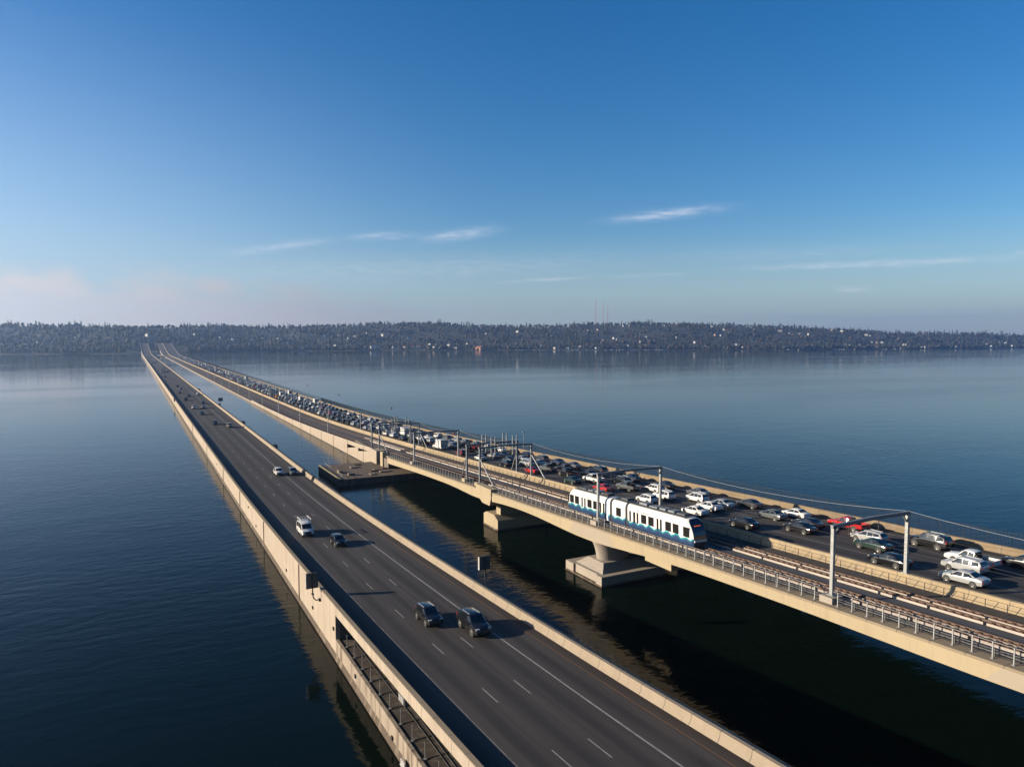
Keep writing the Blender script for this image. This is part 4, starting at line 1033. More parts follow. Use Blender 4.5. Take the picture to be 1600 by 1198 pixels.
KINDS = ['sedan', 'coupe', 'wagon', 'suv', 'hatchback', 'large suv', 'van', 'pickup', 'truck']
WORD = {'sedan': 'sedan', 'coupe': 'coupe', 'wagon': 'station wagon', 'suv': 'SUV', 'hatchback': 'hatchback', 'large suv': 'large SUV', 'van': 'van', 'pickup': 'pickup truck', 'truck': 'box truck'}
NAME = {'sedan': 'sedan_car', 'coupe': 'coupe_car', 'wagon': 'station_wagon', 'suv': 'suv_car', 'hatchback': 'hatchback_car', 'large suv': 'suv_car', 'van': 'passenger_van', 'pickup': 'pickup_truck', 'truck': 'box_truck'}
CAT = {'van': 'van', 'pickup': 'pickup truck', 'truck': 'truck'}
M['paint'] = PM['silver']
KIT = {}; FAR = {}; FARRAW = {}
for k in KINDS:
    parts, wheels = car_parts(k)
    ta, tb = wheel_mb(wheels[0][2])
    KIT[k] = ([(n_, mb.mesh(n_, [M[mk], M['trim']] if n_ == 'body' else [M[mk]], sharp=ang), mk) for n_, mb, mk, ang in parts], wheels, ta.mesh('wheel', [M['tyre']], sharp=40), tb.mesh('rim', [M['rim']], sharp=40))
    fm = MB(); keys = ['paint', 'trim', 'glass', 'tyre', 'headlamp', 'tail', 'rim', 'whitetrim', 'galv', 'plate']
    for n_, mb, mk, ang in parts:
        for f_, mi in zip(mb.f, mb.mi): pass
        b0 = len(fm.v); fm.v.extend(mb.v)
        for f_, mi in zip(mb.f, mb.mi): fm.f.append(tuple(b0 + i for i in f_)); fm.mi.append(1 if (n_ == 'body' and mi == 1) else keys.index(mk))
    for x, y, r, s in wheels:
        fm.rings([[(x + s * dx, y + r * q * math.cos(t), r + r * q * math.sin(t)) for t in np.linspace(0, 2 * math.pi, 11)[:-1]] for dx, q in ((-.1, 1), (.11, 1), (.112, .6))], 3)
        fm.rings([[(x + s * dx, y + r * q * math.cos(t), r + r * q * math.sin(t)) for t in np.linspace(0, 2 * math.pi, 9)[:-1]] for dx, q in ((.113, .58), (.12, .5))], 6)
    FAR[k] = fm.mesh(k.replace(' ', '_') + '_shape', [M[q] for q in keys], sharp=32)
    FARRAW[k] = fm


def put_car(kind, colour, x, y, zf, dz, label, near, fwd=1, group=None, extra=None):
    z = zf(y) + dz + 0.004; sl = math.atan2(zf(y + 1.4) - zf(y - 1.4), 2.8)
    rot = (sl, 0, random.uniform(-.012, .012)) if fwd > 0 else (-sl, 0, math.pi + random.uniform(-.012, .012))
    cat = CAT.get(kind, 'car')
    if not near:
        o = link(NAME[kind], FAR[kind], None, (x, y, z), rot)
        o.material_slots[0].link = 'OBJECT'; o.material_slots[0].material = PM[colour]
        return tag(o, label, cat, group)
    parts, wheels, tm, rm = KIT[kind]
    t = empty(NAME[kind], (x, y, z), label, cat, group, rot=rot)
    for n_, me, mk in parts:
        o = link(n_, me, t)
        if mk == 'paint': o.material_slots[0].link = 'OBJECT'; o.material_slots[0].material = PM[colour]
    for wx, wy_, r, s in wheels:
        w = link('wheel', tm, t, (wx, wy_, r), (0, 0, 0 if s > 0 else math.pi)); link('rim', rm, w)
    if extra: extra(t)
    return t


LANES = [78.45, 82.95, 86.15, 90.1]
NEARCARS = [  # lane, y, kind, colour, label
    (0, 43.4, 'sedan', 'silver', 'silver sedan in the lane beside the rail barrier, nearest the right edge'),
    (0, 51.8, 'sedan', 'black', 'black sedan with chrome window trim behind the nearest gantry post'),
    (0, 74.6, 'sedan', 'black', 'black sedan in shade beside the nose of the train'),
    (0, 85.0, 'sedan', 'white', 'white sedan just above the front roof of the train'),
    (1, 45.8, 'suv', 'silver', 'silver SUV alongside the silver sedan near the right edge'),
    (1, 57.2, 'sedan', 'dark green', 'dark green sedan beyond the nearest gantry beam, behind a silver wagon'),
    (1, 68.4, 'sedan', 'black', 'shiny black sedan in the second lane ahead of the dark green sedan'),
    (1, 86.4, 'sedan', 'white', 'white sedan with red tail lamps ahead of the train nose'),
    (2, 46.8, 'pickup', 'white', 'white pickup truck partly hidden behind the silver SUV'),
    (2, 60.0, 'wagon', 'silver', 'silver station wagon under the nearest gantry beam'),
    (2, 69.6, 'sedan', 'black', 'black sedan behind a white coupe by the outer barrier'),
    (2, 76.5, 'sedan', 'grey', 'grey sedan between the black sedan in shade and the dark coupe'),
    (2, 86.8, 'sedan', 'silver', 'silver sedan squeezed beyond two white sedans near the train nose'),
    (2, 92.7, 'suv', 'white', 'bright white SUV just right of the gantry post over the train'),
    (3, 43.0, 'sedan', 'black', 'dark sedan in the outer lane cut by the right edge of view'),
    (3, 54.2, 'large suv', 'black', 'big black SUV casting a long shadow on the outer barrier'),
    (3, 66.0, 'pickup', 'red', 'bright red pickup truck in the outer lane behind the gantry beam'),
    (3, 75.2, 'coupe', 'white', 'white coupe in the outer lane close to the outer barrier'),
    (3, 84.4, 'coupe', 'dark grey', 'dark grey coupe with a round shadow on the outer barrier'),
    (3, 96.5, 'sedan', 'grey', 'grey sedan behind the bright white SUV'),
    (0, 97.0, 'hatchback', 'white', 'white hatchback just above the middle of the train roof'),
    (1, 97.5, 'suv', 'white', 'white SUV under the beam of the gantry over the train'),
    (2, 104.2, 'hatchback', 'white', 'white hatchback beyond the beam of the gantry over the train'),
    (0, 110.0, 'sedan', 'red', 'red sedan peeking over the rear roof of the train'),
    (1, 108.3, 'pickup', 'grey', 'grey green pickup truck beyond the train roof'),
    (1, 119.5, 'pickup', 'white', 'white pickup truck left of the post of the gantry over the train'),
    (0, 121.0, 'sedan', 'dark green', 'dark sedan with lit tail lamp just past the tail of the train'),
    (1, 129.5, 'pickup', 'black', 'black pickup truck right of the double gantry'),
    (1, 137.5, 'pickup', 'grey', 'grey pickup truck next to the red car by the double gantry'),
    (0, 137.3, 'sedan', 'red', 'bright red car right of the double gantry post'),
    (3, 106.0, 'sedan', 'black', 'black sedan in the outer lane beyond the train'),
    (2, 114.5, 'suv', 'black', 'black SUV two lanes beyond the red sedan'),
    (3, 116.5, 'sedan', 'dark blue', 'dark blue sedan by the outer barrier beyond the white pickup'),
    (2, 126.0, 'sedan', 'black', 'black sedan in third lane by the tail end of the train'),
    (3, 128.0, 'large suv', 'black', 'black SUV by the outer barrier right of the double gantry'),
    (0, 150.4, 'suv', 'black', 'tall black SUV seen between the two double gantry posts'),
    (0, 164.0, 'coupe', 'white', 'white sports car just past the single ball gantry'),
    (0, 176.0, 'suv', 'dark red', 'dark red SUV left of the white sports car'),
    (0, 192.0, 'truck', 'white', 'white box truck near the far double gantry'),
]
random.seed(21)
cars = []                                   # (lane, y, kind, colour, label)
for c in NEARCARS: cars.append(list(c))
pal = ['white'] * 22 + ['silver'] * 17 + ['grey'] * 15 + ['black'] * 22 + ['dark grey'] * 12 + ['dark blue'] * 6 + ['red'] * 4 + ['dark red'] * 3 + ['beige'] * 3 + ['dark green'] * 2 + ['teal', 'blue']
kp = ['sedan'] * 34 + ['suv'] * 30 + ['hatchback'] * 10 + ['pickup'] * 12 + ['wagon'] * 5 + ['large suv'] * 9 + ['van'] * 5 + ['truck'] * 2 + ['coupe'] * 2
farcars = []
for ln in range(4):
    own = [c[1] for c in NEARCARS if c[0] == ln]
    y = {0: 128.0, 1: 146.0, 2: 135.0, 3: 138.0}[ln] + random.uniform(0, 1.5); idx = 0
    while y < 1740:
        k = random.choice(kp); col = random.choice(pal)
        if ln == 0 and k == 'truck': k = 'suv'
        if k == 'truck': col = 'white'
        if k == 'van' and y > 210: k = random.choice(['van', 'suv'])
        if all(abs(y - o) > 7.5 for o in own):
            if y > 760: farcars.append((ln, y, k, col))
            else: cars.append([ln, y, k, col, None])
        y += random.uniform(6.9, 10.4 if ln < 3 else 8.6) + (2.2 if k in ('pickup', 'truck') else 0)
# a yellow orange truck far along
best = min((c for c in cars if c[4] is None and c[0] == 0), key=lambda c: abs(c[1] - 452)); best[2] = 'van'; best[3] = 'orange'
marks = [(130.0, 'the double gantry'), (168.0, 'the ball gantry'), (200.0, 'the far double gantry')] + [(p, 'the %s slim pole' % ORD[i]) for i, p in enumerate(POLES)]
LN = ['lane beside the rails', 'second lane from rails', 'third lane from rails', 'outermost lane']
cars.sort(key=lambda c: (c[0], c[1])); cnt = {}
for c in cars:
    mk = [m_ for m_ in marks if m_[0] <= c[1]]
    if c[4] is None:
        mname = mk[-1][1] if mk else 'the train tail'
        q = sum(1 for d_ in cars if d_[0] == c[0] and (mk[-1][0] if mk else 98) <= d_[1] <= c[1])
        c[4] = '%s %s, %s, %s past %s' % (c[3], WORD[c[2]], LN[c[0]], ORD[q - 1], mname)
for c in cars:
    put_car(c[2], c[3], LANES[c[0]] + random.uniform(-.18, .18), c[1], TB, -0.90, c[4], c[1] < 172, 1, 'cars in the traffic jam on the rail bridge')
# what lies farther off reads as one mass of roofs
fv, ff, fmi = [], [], []; nb = 0
keys_pal = list(PM)
for ln, y, k, col in farcars:
    raw = FARRAW[k]; a = np.array(raw.v); z = TB(y) - 0.896; sl = (TB(y + 1.4) - TB(y - 1.4)) / 2.8
    a = a + np.array([LANES[ln] + random.uniform(-.2, .2), y, z]); a[:, 2] += (a[:, 1] - y) * sl
    fv.extend(map(tuple, a)); ff.extend(tuple(nb + i for i in f_) for f_ in raw.f); fmi.extend(keys_pal.index(col) if q in (0,) else len(keys_pal) + q for q in raw.mi); nb += len(raw.v)
me = bpy.data.meshes.new('distant_traffic'); me.from_pydata(fv, [], ff)
for k in keys_pal: me.materials.append(PM[k])
for q in keys: me.materials.append(M[q])
me.polygons.foreach_set('material_index', fmi); me.update()
tag(link('distant_traffic', me), 'distant end of the traffic jam, hundreds of cars fading into haze', 'traffic', kind='stuff')


def rack(t):
    mb = MB()
    for y in (-1.7, -.5, .7): mb.bar((-.85, y, 2.58), (.85, y, 2.58), .09, .08)
    for s in (-1, 1):
        mb.bar((s * .82, -2.2, 2.66), (s * .82, 1.0, 2.66), .09, .08)
        for y in (-1.7, .7): mb.bar((s * .82, y, 2.05), (s * .82, y, 2.62), .07, .07)
    link('roof_rack', mb.mesh('roof_rack', [M['whitetrim']]), t)


ACARS = [(24.85, 120.6, 'van', 'white', 'white work van with a roof rack coming along the left lane', rack),
         (28.0, 111.0, 'hatchback', 'black', 'small black hatchback beside the white work van', None),
         (28.1, 72.2, 'suv', 'black', 'black SUV, the left one of the oncoming pair', None),
         (31.3, 67.2, 'large suv', 'black', 'dark SUV nearest the camera, straddling the solid white line', None),
         (31.4, 183.0, 'suv', 'white', 'white SUV side by side with a silver one near the barrier gap', None),
         (34.6, 181.5, 'suv', 'grey', 'grey SUV in the right lane beside the barrier gap', None),
         (28.2, 304.0, 'sedan', 'black', 'black sedan just left of the pale SUV, midway along the highway', None),
         (32.2, 291.0, 'suv', 'beige', 'pale beige SUV beside the second dark utility box', None),
         (26.8, 347.0, 'sedan', 'dark grey', 'dark grey sedan behind the silver hatchbacks on the highway', None),
         (25.6, 377.0, 'suv', 'white', 'white SUV, left one of the row abreast on the far highway', None),
         (30.0, 379.0, 'hatchback', 'silver', 'silver hatchback, right one of the row abreast on the far highway', None),
         (32.0, 405.0, 'sedan', 'dark grey', 'dark grey sedan by the right lane near the green sign', None),
         (25.4, 431.0, 'suv', 'black', 'black SUV in the left lane close to the dark equipment box', None),
         (34.8, 472.0, 'suv', 'white', 'white SUV hugging the right highway barrier far away', None),
         (28.6, 459.0, 'sedan', 'black', 'black sedan in the middle of the far highway', None),
         (25.4, 489.0, 'sedan', 'grey', 'grey sedan in the left lane of the far highway', None),
         (28.0, 526.0, 'suv', 'silver', 'silver SUV leading the distant highway group', None),
         (27.6, 556.0, 'sedan', 'black', 'black sedan tailing the silver SUV far off', None),
         (25.2, 700.0, 'sedan', 'black', 'lone black sedan in the distant left lane', None)]
for x, y, k, col, lab, ex in ACARS: put_car(k, col, x, y, TA, -0.80, lab, y < 200, -1, None, ex)
random.seed(5)
for i, (x, y) in enumerate([(25.2, 790), (28.4, 800), (31.5, 812), (34.5, 788), (34.5, 840), (28.2, 850), (31.4, 905), (25.2, 1120), (28.3, 1135), (31.5, 1180), (28.3, 1430), (31.4, 1460), (25.2, 1510), (31.4, 1600)]):
    k = random.choice(['sedan', 'suv', 'hatchback']); col = random.choice(['white', 'black', 'silver', 'grey', 'dark grey'])
    put_car(k, col, x, y, TA, -0.80, '%s %s, %s in the string of tiny cars at the far highway end' % (col, WORD[k], ORD[i]), False, -1, 'tiny cars at the far end of the highway')

# ------------------------------------------------------------------ far shore
FH = Vector((math.sin(YAW), math.cos(YAW), 0)); RH = Vector((math.cos(YAW), -math.sin(YAW), 0))


def lerp_t(T, x): return float(np.interp(x, [t[0] for t in T], [t[1] for t in T]))


# distance of the waterline along the bearing, and skyline heights of the ridge
SHORE = [(-400, 1700), (0, 1740), (200, 1800), (330, 2060), (400, 2190), (600, 2330), (800, 2400), (1000, 2450), (1250, 2500), (1400, 2640), (1600, 3000), (1900, 3400)]
SKYL = [(-400, 507), (0, 507), (100, 507), (200, 507), (300, 508), (400, 509), (500, 506), (600, 503), (700, 504), (800, 506), (900, 506), (1000, 503), (1070, 502), (1150, 506), (1250, 510), (1350, 515), (1450, 518), (1500, 519), (1550, 521), (1600, 524), (1900, 526)]
RUN = 620.0


def shore_pt(px, q):
    d = lerp_t(SHORE, px); dirv = FH + RH * ((px - 800) / 1110.0)
    n = dirv.normalized(); p = dirv * d + n * q
    return p


def ridge_h(px):
    d = lerp_t(SHORE, px) + RUN * 0.93
    return H + (530 - lerp_t(SKYL, px)) * d / 1110.0 - 13.0


def ground_z(px, q):
    t = min(1.0, max(0.0, q / RUN)); s = t * t * (3 - 2 * t)
    base = 1.0 + (ridge_h(px) - 1.0) * (0.35 * t + 0.65 * s)
    w = 5.0 * math.sin(px * 0.021 + q * 0.011) + 3.0 * math.sin(px * 0.057 - q * 0.02)
    return max(0.4, base + w * min(1, q / 120.0) * (1 if q < RUN else max(0, 1 - (q - RUN) / 200)))


pxs = np.arange(-400, 1901, 20); qs = [-30, 0, 6, 20, 50, 90, 140, 200, 270, 340, 420, 500, 580, 660, 800, 1000, 1300]
v = []; f = []
for px in pxs:
    for q in qs:
        p = shore_pt(px, q); z = -2.0 if q < 0 else (0.15 if q == 0 else (1.6 if q == 6 else ground_z(px, q)))
        v.append((p.x, p.y, z))
nq = len(qs)
for i in range(len(pxs) - 1):
    for k in range(nq - 1): a = i * nq + k; f.append((a, a + nq, a + nq + 1, a + 1))
mb = MB(); mb.add(v, f)
tag(mb.build('hills', mat('hill ground', (0.018, 0.020, 0.015), 0.95, var=0.35, scale=0.02), sharp=60), kind='structure', label='low wooded hills along the far shore', cat='hills')

# houses first, so that the wood leaves clearings in front of them
HM = {k: mat(k + ' house wall', c, 0.8, var=0.06, scale=0.3) for k, c in {'white': (0.40, 0.39, 0.37), 'pale grey': (0.26, 0.26, 0.26), 'beige': (0.27, 0.23, 0.18), 'brown': (0.22, 0.15, 0.11), 'orange': (0.42, 0.19, 0.09), 'pale blue': (0.38, 0.44, 0.50)}.items()}
RM = {k: mat(k + ' roof', c, 0.85, var=0.15, scale=0.5) for k, c in {'grey': (0.12, 0.12, 0.125), 'dark': (0.05, 0.048, 0.046), 'reddish': (0.18, 0.075, 0.05), 'pale': (0.40, 0.40, 0.40)}.items()}
M['hwin'] = mat('house window', (0.03, 0.035, 0.045), 0.1)


def house_kit(w, l, h, rise, flat=False):
    a = MB()
    if flat: a.box(-w / 2, w / 2, -l / 2, l / 2, -4, h)
    else: a.prism([(-l / 2, -4), (l / 2, -4), (l / 2, h), (0, h + rise), (-l / 2, h)], 'x', -w / 2, w / 2)
    b = MB()
    if flat: b.box(-w / 2 - .3, w / 2 + .3, -l / 2 - .3, l / 2 + .3, h + .003, h + .5); b.box(-w / 4, w / 4, -l / 4, l / 4, h + .501, h + 1.6)
    else:
        for s in (-1, 1):
            y0, z0 = s * (l / 2 + .6), h - .6 * rise / (l / 2); b.prism([(0, h + rise + .02), (0, h + rise + .35), (y0, z0 + .35), (y0, z0 + .02)], 'x', -w / 2 - .5, w / 2 + .5)
    c = MB()
    for z in np.arange(1.0, h - 1.2, 2.9):
        for x in np.arange(-w / 2 + 1.4, w / 2 - 1.5, 3.1): c.box(x, x + 1.7, -l / 2 - .05, -l / 2 - .003, z, z + 1.5); c.box(x, x + 1.7, l / 2 + .003, l / 2 + .05, z, z + 1.5)
    return a.mesh('wall', [HM['white']]), b.mesh('roof', [RM['grey']]), c.mesh('window', [M['hwin']]), (w, l, h)


HK = [house_kit(12, 9, 6, 2.8), house_kit(15, 10, 5.5, 3.2), house_kit(10, 9, 8, 2.5), house_kit(16, 11, 7, 0, True), house_kit(22, 12, 6, 3.5)]
HOUSES = []                                  # px, q, spin


def house(px, q, kit, wall, roof, label, cat='house', sc=1.0, spin=None, group='houses on the far hillside', name='hillside_house'):
    p = shore_pt(px, q); z = ground_z(px, q) + 0.5
    if spin is None: spin = random.choice((-0.75, 0.8, 0.8, 0.1)) + random.uniform(-.45, .45)
    t = empty(name, (p.x, p.y, z), label, cat, group, rot=(0, 0, -YAW + spin)); t.scale = (sc, sc, sc)
    big = name == 'lakeside_building'
    if big:
        w, l, h = HK[kit][3]
        for zz in np.arange(1.0, h - 1.2, 2.9):
            for xx in np.arange(-w / 2 + 1.4, w / 2 - 1.5, 3.1): mb = MB(); mb.box(xx, xx + 1.7, -l / 2 - .05, -l / 2 - .003, zz, zz + 1.5); link('window', mb.mesh('window', [M['hwin']]), t)
    for me, m_ in zip(HK[kit][:2], (HM[wall], RM[roof], None)):
        o = link(me.name.split('.')[0], me, t)
        if m_: o.material_slots[0].link = 'OBJECT'; o.material_slots[0].material = m_
    HOUSES.append((px, q)); return t


random.seed(11)
house(749, 14, 4, 'orange', 'reddish', 'large orange brick building at the water edge of the far shore', 'building', 1.25, -0.80, None, 'lakeside_building')
house(713, 14, 3, 'beige', 'pale', 'flat roofed pale building at the water edge left of the orange one', 'building', 0.9, -0.75, None, 'lakeside_building')
SPOTS = [(585, 30), (584, 52), (594, 48), (616, 42), (618, 60), (632, 50), (645, 50), (650, 44), (655, 40), (672, 130), (678, 126), (684, 132), (690, 130), (697, 134), (703, 128), (709, 132), (714, 130), (681, 36), (731, 170), (545, 230), (555, 280), (508, 300), (500, 240), (480, 110), (470, 60), (436, 300), (404, 160), (760, 360), (780, 30),
         (814, 400), (809, 396), (846, 90), (867, 70), (869, 40), (887, 40), (900, 80), (907, 60), (919, 480), (934, 470), (942, 260), (960, 300), (966, 270), (931, 30), (975, 500), (983, 490), (981, 110), (1000, 200), (1009, 150), (1022, 100), (1039, 540), (1056, 280), (1008, 280), (1085, 170), (1102, 120), (1112, 560), (1130, 500), (1118, 290), (1125, 280), (1150, 120), (1160, 60), (1178, 510), (1142, 270),
         (1217, 480), (1232, 460), (1248, 430), (1262, 400), (1300, 130), (1320, 170), (1326, 160), (1342, 190), (1298, 520), (1314, 500), (1352, 420), (1358, 380), (1362, 250), (1369, 240), (1378, 240), (1402, 330), (1407, 30), (1412, 140), (1440, 40), (1446, 60), (1460, 140), (1470, 510), (1495, 40), (1515, 260), (1541, 160), (1548, 40), (1560, 280), (1570, 275), (1580, 60), (1590, 270),
         (0 + 45, 70), (78, 80), (120, 330), (182, 60), (178, 40), (232, 330), (305, 420), (318, 120), (345, 360), (365, 300), (60, 260), (15, 200), (395, 300), (412, 330), (450, 200), (525, 120), (530, 330), (575, 340), (600, 320), (640, 280)]
groups = {}
SPOTS = [(p, q) for p, q in SPOTS if not (210 < p < 275 and q < 220)]
rowname = lambda q: 'near the waterline' if q < 75 else ('low on the slope' if q < 180 else ('halfway up the slope' if q < 380 else 'high under the ridge'))
LM = [(-400, 'the left edge'), (225, 'the bridge ends'), (749, 'the orange building'), (938, 'the radio masts'), (1247, 'the sailboat')]
rank = {}
for px, q in sorted(SPOTS):
    lm = [l for l in LM if l[0] <= px][-1]; key = (lm[1], rowname(q)); rank[key] = rank.get(key, 0) + 1
    wall = random.choice(['white'] * 6 + ['pale grey'] * 2 + ['beige'] * 2 + ['brown', 'pale blue'])
    house(px, q, random.randrange(5), wall, random.choice(['grey', 'grey', 'dark', 'reddish', 'pale']), '%s house %s, %s one right of %s' % (wall, rowname(q), ORD[rank[key] - 1], lm[1]), sc=random.uniform(.7, 1.1) if 560 < px < 760 else random.uniform(.5, .85))

# the wood: one mass of thousands of small trees
def forest():
    mats_ = [mat('evergreen ' + str(i), c, 0.9, var=0.3, scale=0.15) for i, c in enumerate([(0.008, 0.013, 0.009), (0.011, 0.017, 0.011), (0.016, 0.021, 0.013)])] + \
            [mat('bare wood ' + str(i), c, 0.95, var=0.3, scale=0.2) for i, c in enumerate([(0.020, 0.017, 0.014), (0.027, 0.022, 0.018), (0.045, 0.026, 0.019)])]
    vs, fs, ms = [], [], []; nb = 0
    ico_v = []; gr = (1 + 5 ** .5) / 2
    for a, b in ((1, gr), (-1, gr), (1, -gr), (-1, -gr)): ico_v += [(0, a, b), (a, b, 0), (b, 0, a)]
    ico_v = np.array(ico_v) / math.hypot(1, gr)
    ico_f = [(i, j, k) for i in range(12) for j in range(i + 1, 12) for k in range(j + 1, 12)
             if max(np.linalg.norm(ico_v[i] - ico_v[j]), np.linalg.norm(ico_v[j] - ico_v[k]), np.linalg.norm(ico_v[i] - ico_v[k])) < 1.06]
    HX = np.array(HOUSES, float)
    N = 12500
    PX = RNG.uniform(-330, 1850, N); Q = np.where(RNG.random(N) < .25, RNG.uniform(8, 90, N), RNG.uniform(20, 760, N))
    for px, q in zip(PX, Q):
        dq = HX[:, 1] - q; dp = np.abs(HX[:, 0] - px)
        if np.any((dp < 5.0) & (dq > -9) & (dq < 60)): continue
        if 195 < px < 290 and q < 130: continue
        p = shore_pt(px, q); z = ground_z(px, q) - 0.5
        grove = math.sin(px * 0.035 + q * 0.012) * math.sin(px * 0.011 - q * 0.021 + 1.3); con = RNG.random() < 0.42 + 0.4 * grove
        if con:
            h = 8 + 17 * RNG.random() ** 1.6; r = h * RNG.uniform(.15, .24); n = 6; a0 = RNG.uniform(0, 6.28)
            v_ = []
            for lv_ in range(3):
                zb = h * (0.08 + 0.28 * lv_); rb_ = r * (1 - 0.27 * lv_)
                ang = a0 + np.arange(n) * 2 * math.pi / n + lv_ * .5; rad = rb_ * RNG.uniform(.7, 1.15, n)
                v_ += [(rad[i] * math.cos(ang[i]), rad[i] * math.sin(ang[i]), zb + RNG.uniform(-.5, .5)) for i in range(n)]; v_.append((0, 0, min(h, zb + h * .46)))
            v_ = np.array(v_) + np.array([p.x, p.y, z]); f_ = [(l * 7 + i, l * 7 + (i + 1) % 6, l * 7 + 6) for l in range(3) for i in range(6)]
            mi = RNG.integers(0, 3)
        else:
            h = RNG.uniform(6, 15); r = h * RNG.uniform(.34, .62)
            v_ = ico_v * RNG.uniform(.65, 1.25, (12, 1)) * np.array([r, r, h * .5]) + np.array([p.x, p.y, z + h * .52]); f_ = ico_f
            mi = RNG.choice([0, 1, 2, 3, 3, 4, 4, 5])
        vs.append(v_); fs += [tuple(nb + i for i in t) for t in f_]; ms += [int(mi)] * len(f_); nb += len(v_)
    me = bpy.data.meshes.new('forest'); me.from_pydata(np.concatenate(vs).tolist(), [], fs)
    for m_ in mats_: me.materials.append(m_)
    me.polygons.foreach_set('material_index', ms); me.update()
    tag(link('forest', me), 'dense mixed wood covering the far hillside', 'forest', kind='stuff')


forest()

# single trees that stand up against the sky
M['bark'] = mat('bark', (0.05, 0.04, 0.032), 0.95)
M['needle'] = mat('conifer needles', (0.022, 0.034, 0.020), 0.9, var=0.4, scale=0.4)
M['twig'] = mat('bare twigs', (0.080, 0.064, 0.054), 0.95, var=0.3, scale=0.4)


def conifer_kit(h, seed):
    rg = random.Random(seed); mb = MB(); lay = 13
    for l in range(lay):
        t = l / (lay - 1); z = h * (0.12 + 0.86 * t); r = h * 0.19 * (1 - t) ** .85 + .25
        for k in range(9):
            a = rg.uniform(0, 6.28); L = r * rg.uniform(.6, 1.2); w = L * .34; c, s_ = math.cos(a), math.sin(a); dz = -L * rg.uniform(.15, .5)
            mb.add([(0, 0, z + h * .05), (c * L - s_ * w, s_ * L + c * w, z + dz), (c * L * 1.15, s_ * L * 1.15, z + dz * .8), (c * L + s_ * w, s_ * L - c * w, z + dz)], [(0, 1, 2), (0, 2, 3)])
    tr = MB(); tr.tube([(0, 0, -2), (0, 0, h * .97)], [h * .016, .05], 6)
    return mb.mesh('crown', [M['needle']]), tr.mesh('trunk', [M['bark']])


def bare_kit(h, seed):
    rg = random.Random(seed); mb = MB(); tr = MB(); tr.tube([(0, 0, -2), (.2, .1, h * .45), (0, 0, h * .8)], [h * .025, h * .017, .06], 6)
    for k in range(9):
        a = rg.uniform(0, 6.28); z = h * rg.uniform(.3, .6); L = h * rg.uniform(.2, .34)
        tr.tube([(0, 0, z), (math.cos(a) * L, math.sin(a) * L, z + L * rg.uniform(.6, 1.1))], [h * .009, .04], 4)
    for k in range(230):
        a = rg.uniform(0, 6.28); u = rg.uniform(-1, 1); q = rg.uniform(.35, 1.0) ** .5; c = (math.cos(a) * math.sqrt(1 - u * u) * q * h * .36, math.sin(a) * math.sqrt(1 - u * u) * q * h * .36, h * .64 + u * q * h * .34)
        e = h * .05; o = [(c[0] + rg.uniform(-e, e), c[1] + rg.uniform(-e, e), c[2] + rg.uniform(-e, e)) for _ in range(3)]; mb.add(o, [(0, 1, 2)])
    return mb.mesh('crown', [M['twig']]), tr.mesh('trunk', [M['bark']])


CK = [conifer_kit(20, i) for i in range(4)]; BK = [bare_kit(14, i) for i in range(3)]
SKY_TREES = [(3, 12, 'c'), (17, 15, 'c'), (110, 20, 'c'), (119, 24, 'c'), (142, 16, 'b'), (157, 18, 'c'), (166, 30, 'c'), (187, 14, 'b'), (196, 17, 'c'), (218, 13, 'c'), (245, 14, 'b'), (283, 19, 'c'), (305, 18, 'c'), (330, 20, 'c'), (337, 15, 'b'), (347, 16, 'c'), (365, 13, 'b'), (385, 15, 'c'), (393, 18, 'c'),
             (406, 19, 'c'), (412, 20, 'c'), (423, 16, 'c'), (480, 16, 'c'), (521, 17, 'c'), (546, 20, 'c'), (549, 17, 'c'), (596, 15, 'b'), (630, 19, 'c'), (634, 17, 'c'), (646, 16, 'c'), (671, 15, 'b'), (687, 22, 'b'), (702, 17, 'c'), (731, 22, 'b'), (737, 17, 'c'), (747, 15, 'c'), (766, 16, 'c'), (782, 18, 'c'), (795, 13, 'b'), (814, 13, 'c'), (833, 18, 'c'), (853, 20, 'c'),
             (895, 18, 'b'), (918, 20, 'c'), (944, 16, 'b'), (990, 18, 'c'), (996, 17, 'c'), (1003, 16, 'c'), (1009, 20, 'c'), (1017, 18, 'b'), (1023, 17, 'c'), (1058, 19, 'c'), (1065, 21, 'c'), (1068, 18, 'c'), (1095, 16, 'b'), (1140, 15, 'c'), (1178, 17, 'c'), (1206, 19, 'c'), (1219, 16, 'b'), (1239, 20, 'c'), (1261, 15, 'c'), (1285, 17, 'c'), (1332, 16, 'c'), (1343, 18, 'c'), (1355, 20, 'c'),
             (1369, 18, 'c'), (1391, 14, 'b'), (1424, 15, 'c'), (1436, 17, 'b'), (1462, 15, 'b'), (1493, 23, 'c'), (1506, 15, 'c'), (1537, 16, 'b'), (1563, 15, 'b')]
rank = {}; TN = {'c': ('dark pointed conifer', 'conifer_tree'), 'b': ('bare rounded tree', 'bare_tree')}
for i, (px, h, k) in enumerate(SKY_TREES):
    q = 560 + 25 * math.sin(i * 2.1); p = shore_pt(px, q); z = ground_z(px, q) - 0.5
    lm = [l for l in LM if l[0] <= px][-1]; key = (lm[1], k); rank[key] = rank.get(key, 0) + 1
    t = empty(TN[k][1], (p.x, p.y, z), '%s on the skyline, %s of its kind right of %s' % (TN[k][0], ORD[rank[key] - 1], lm[1]), 'tree', 'trees standing out on the skyline', rot=(0, 0, i * 1.3))
    kit = CK[i % 4] if k == 'c' else BK[i % 3]; s_ = h / (20 if k == 'c' else 14) * 1.12 * (p.length / 2800); t.scale = (s_, s_, s_)
    for me in kit: link(me.name.split('.')[0], me, t)

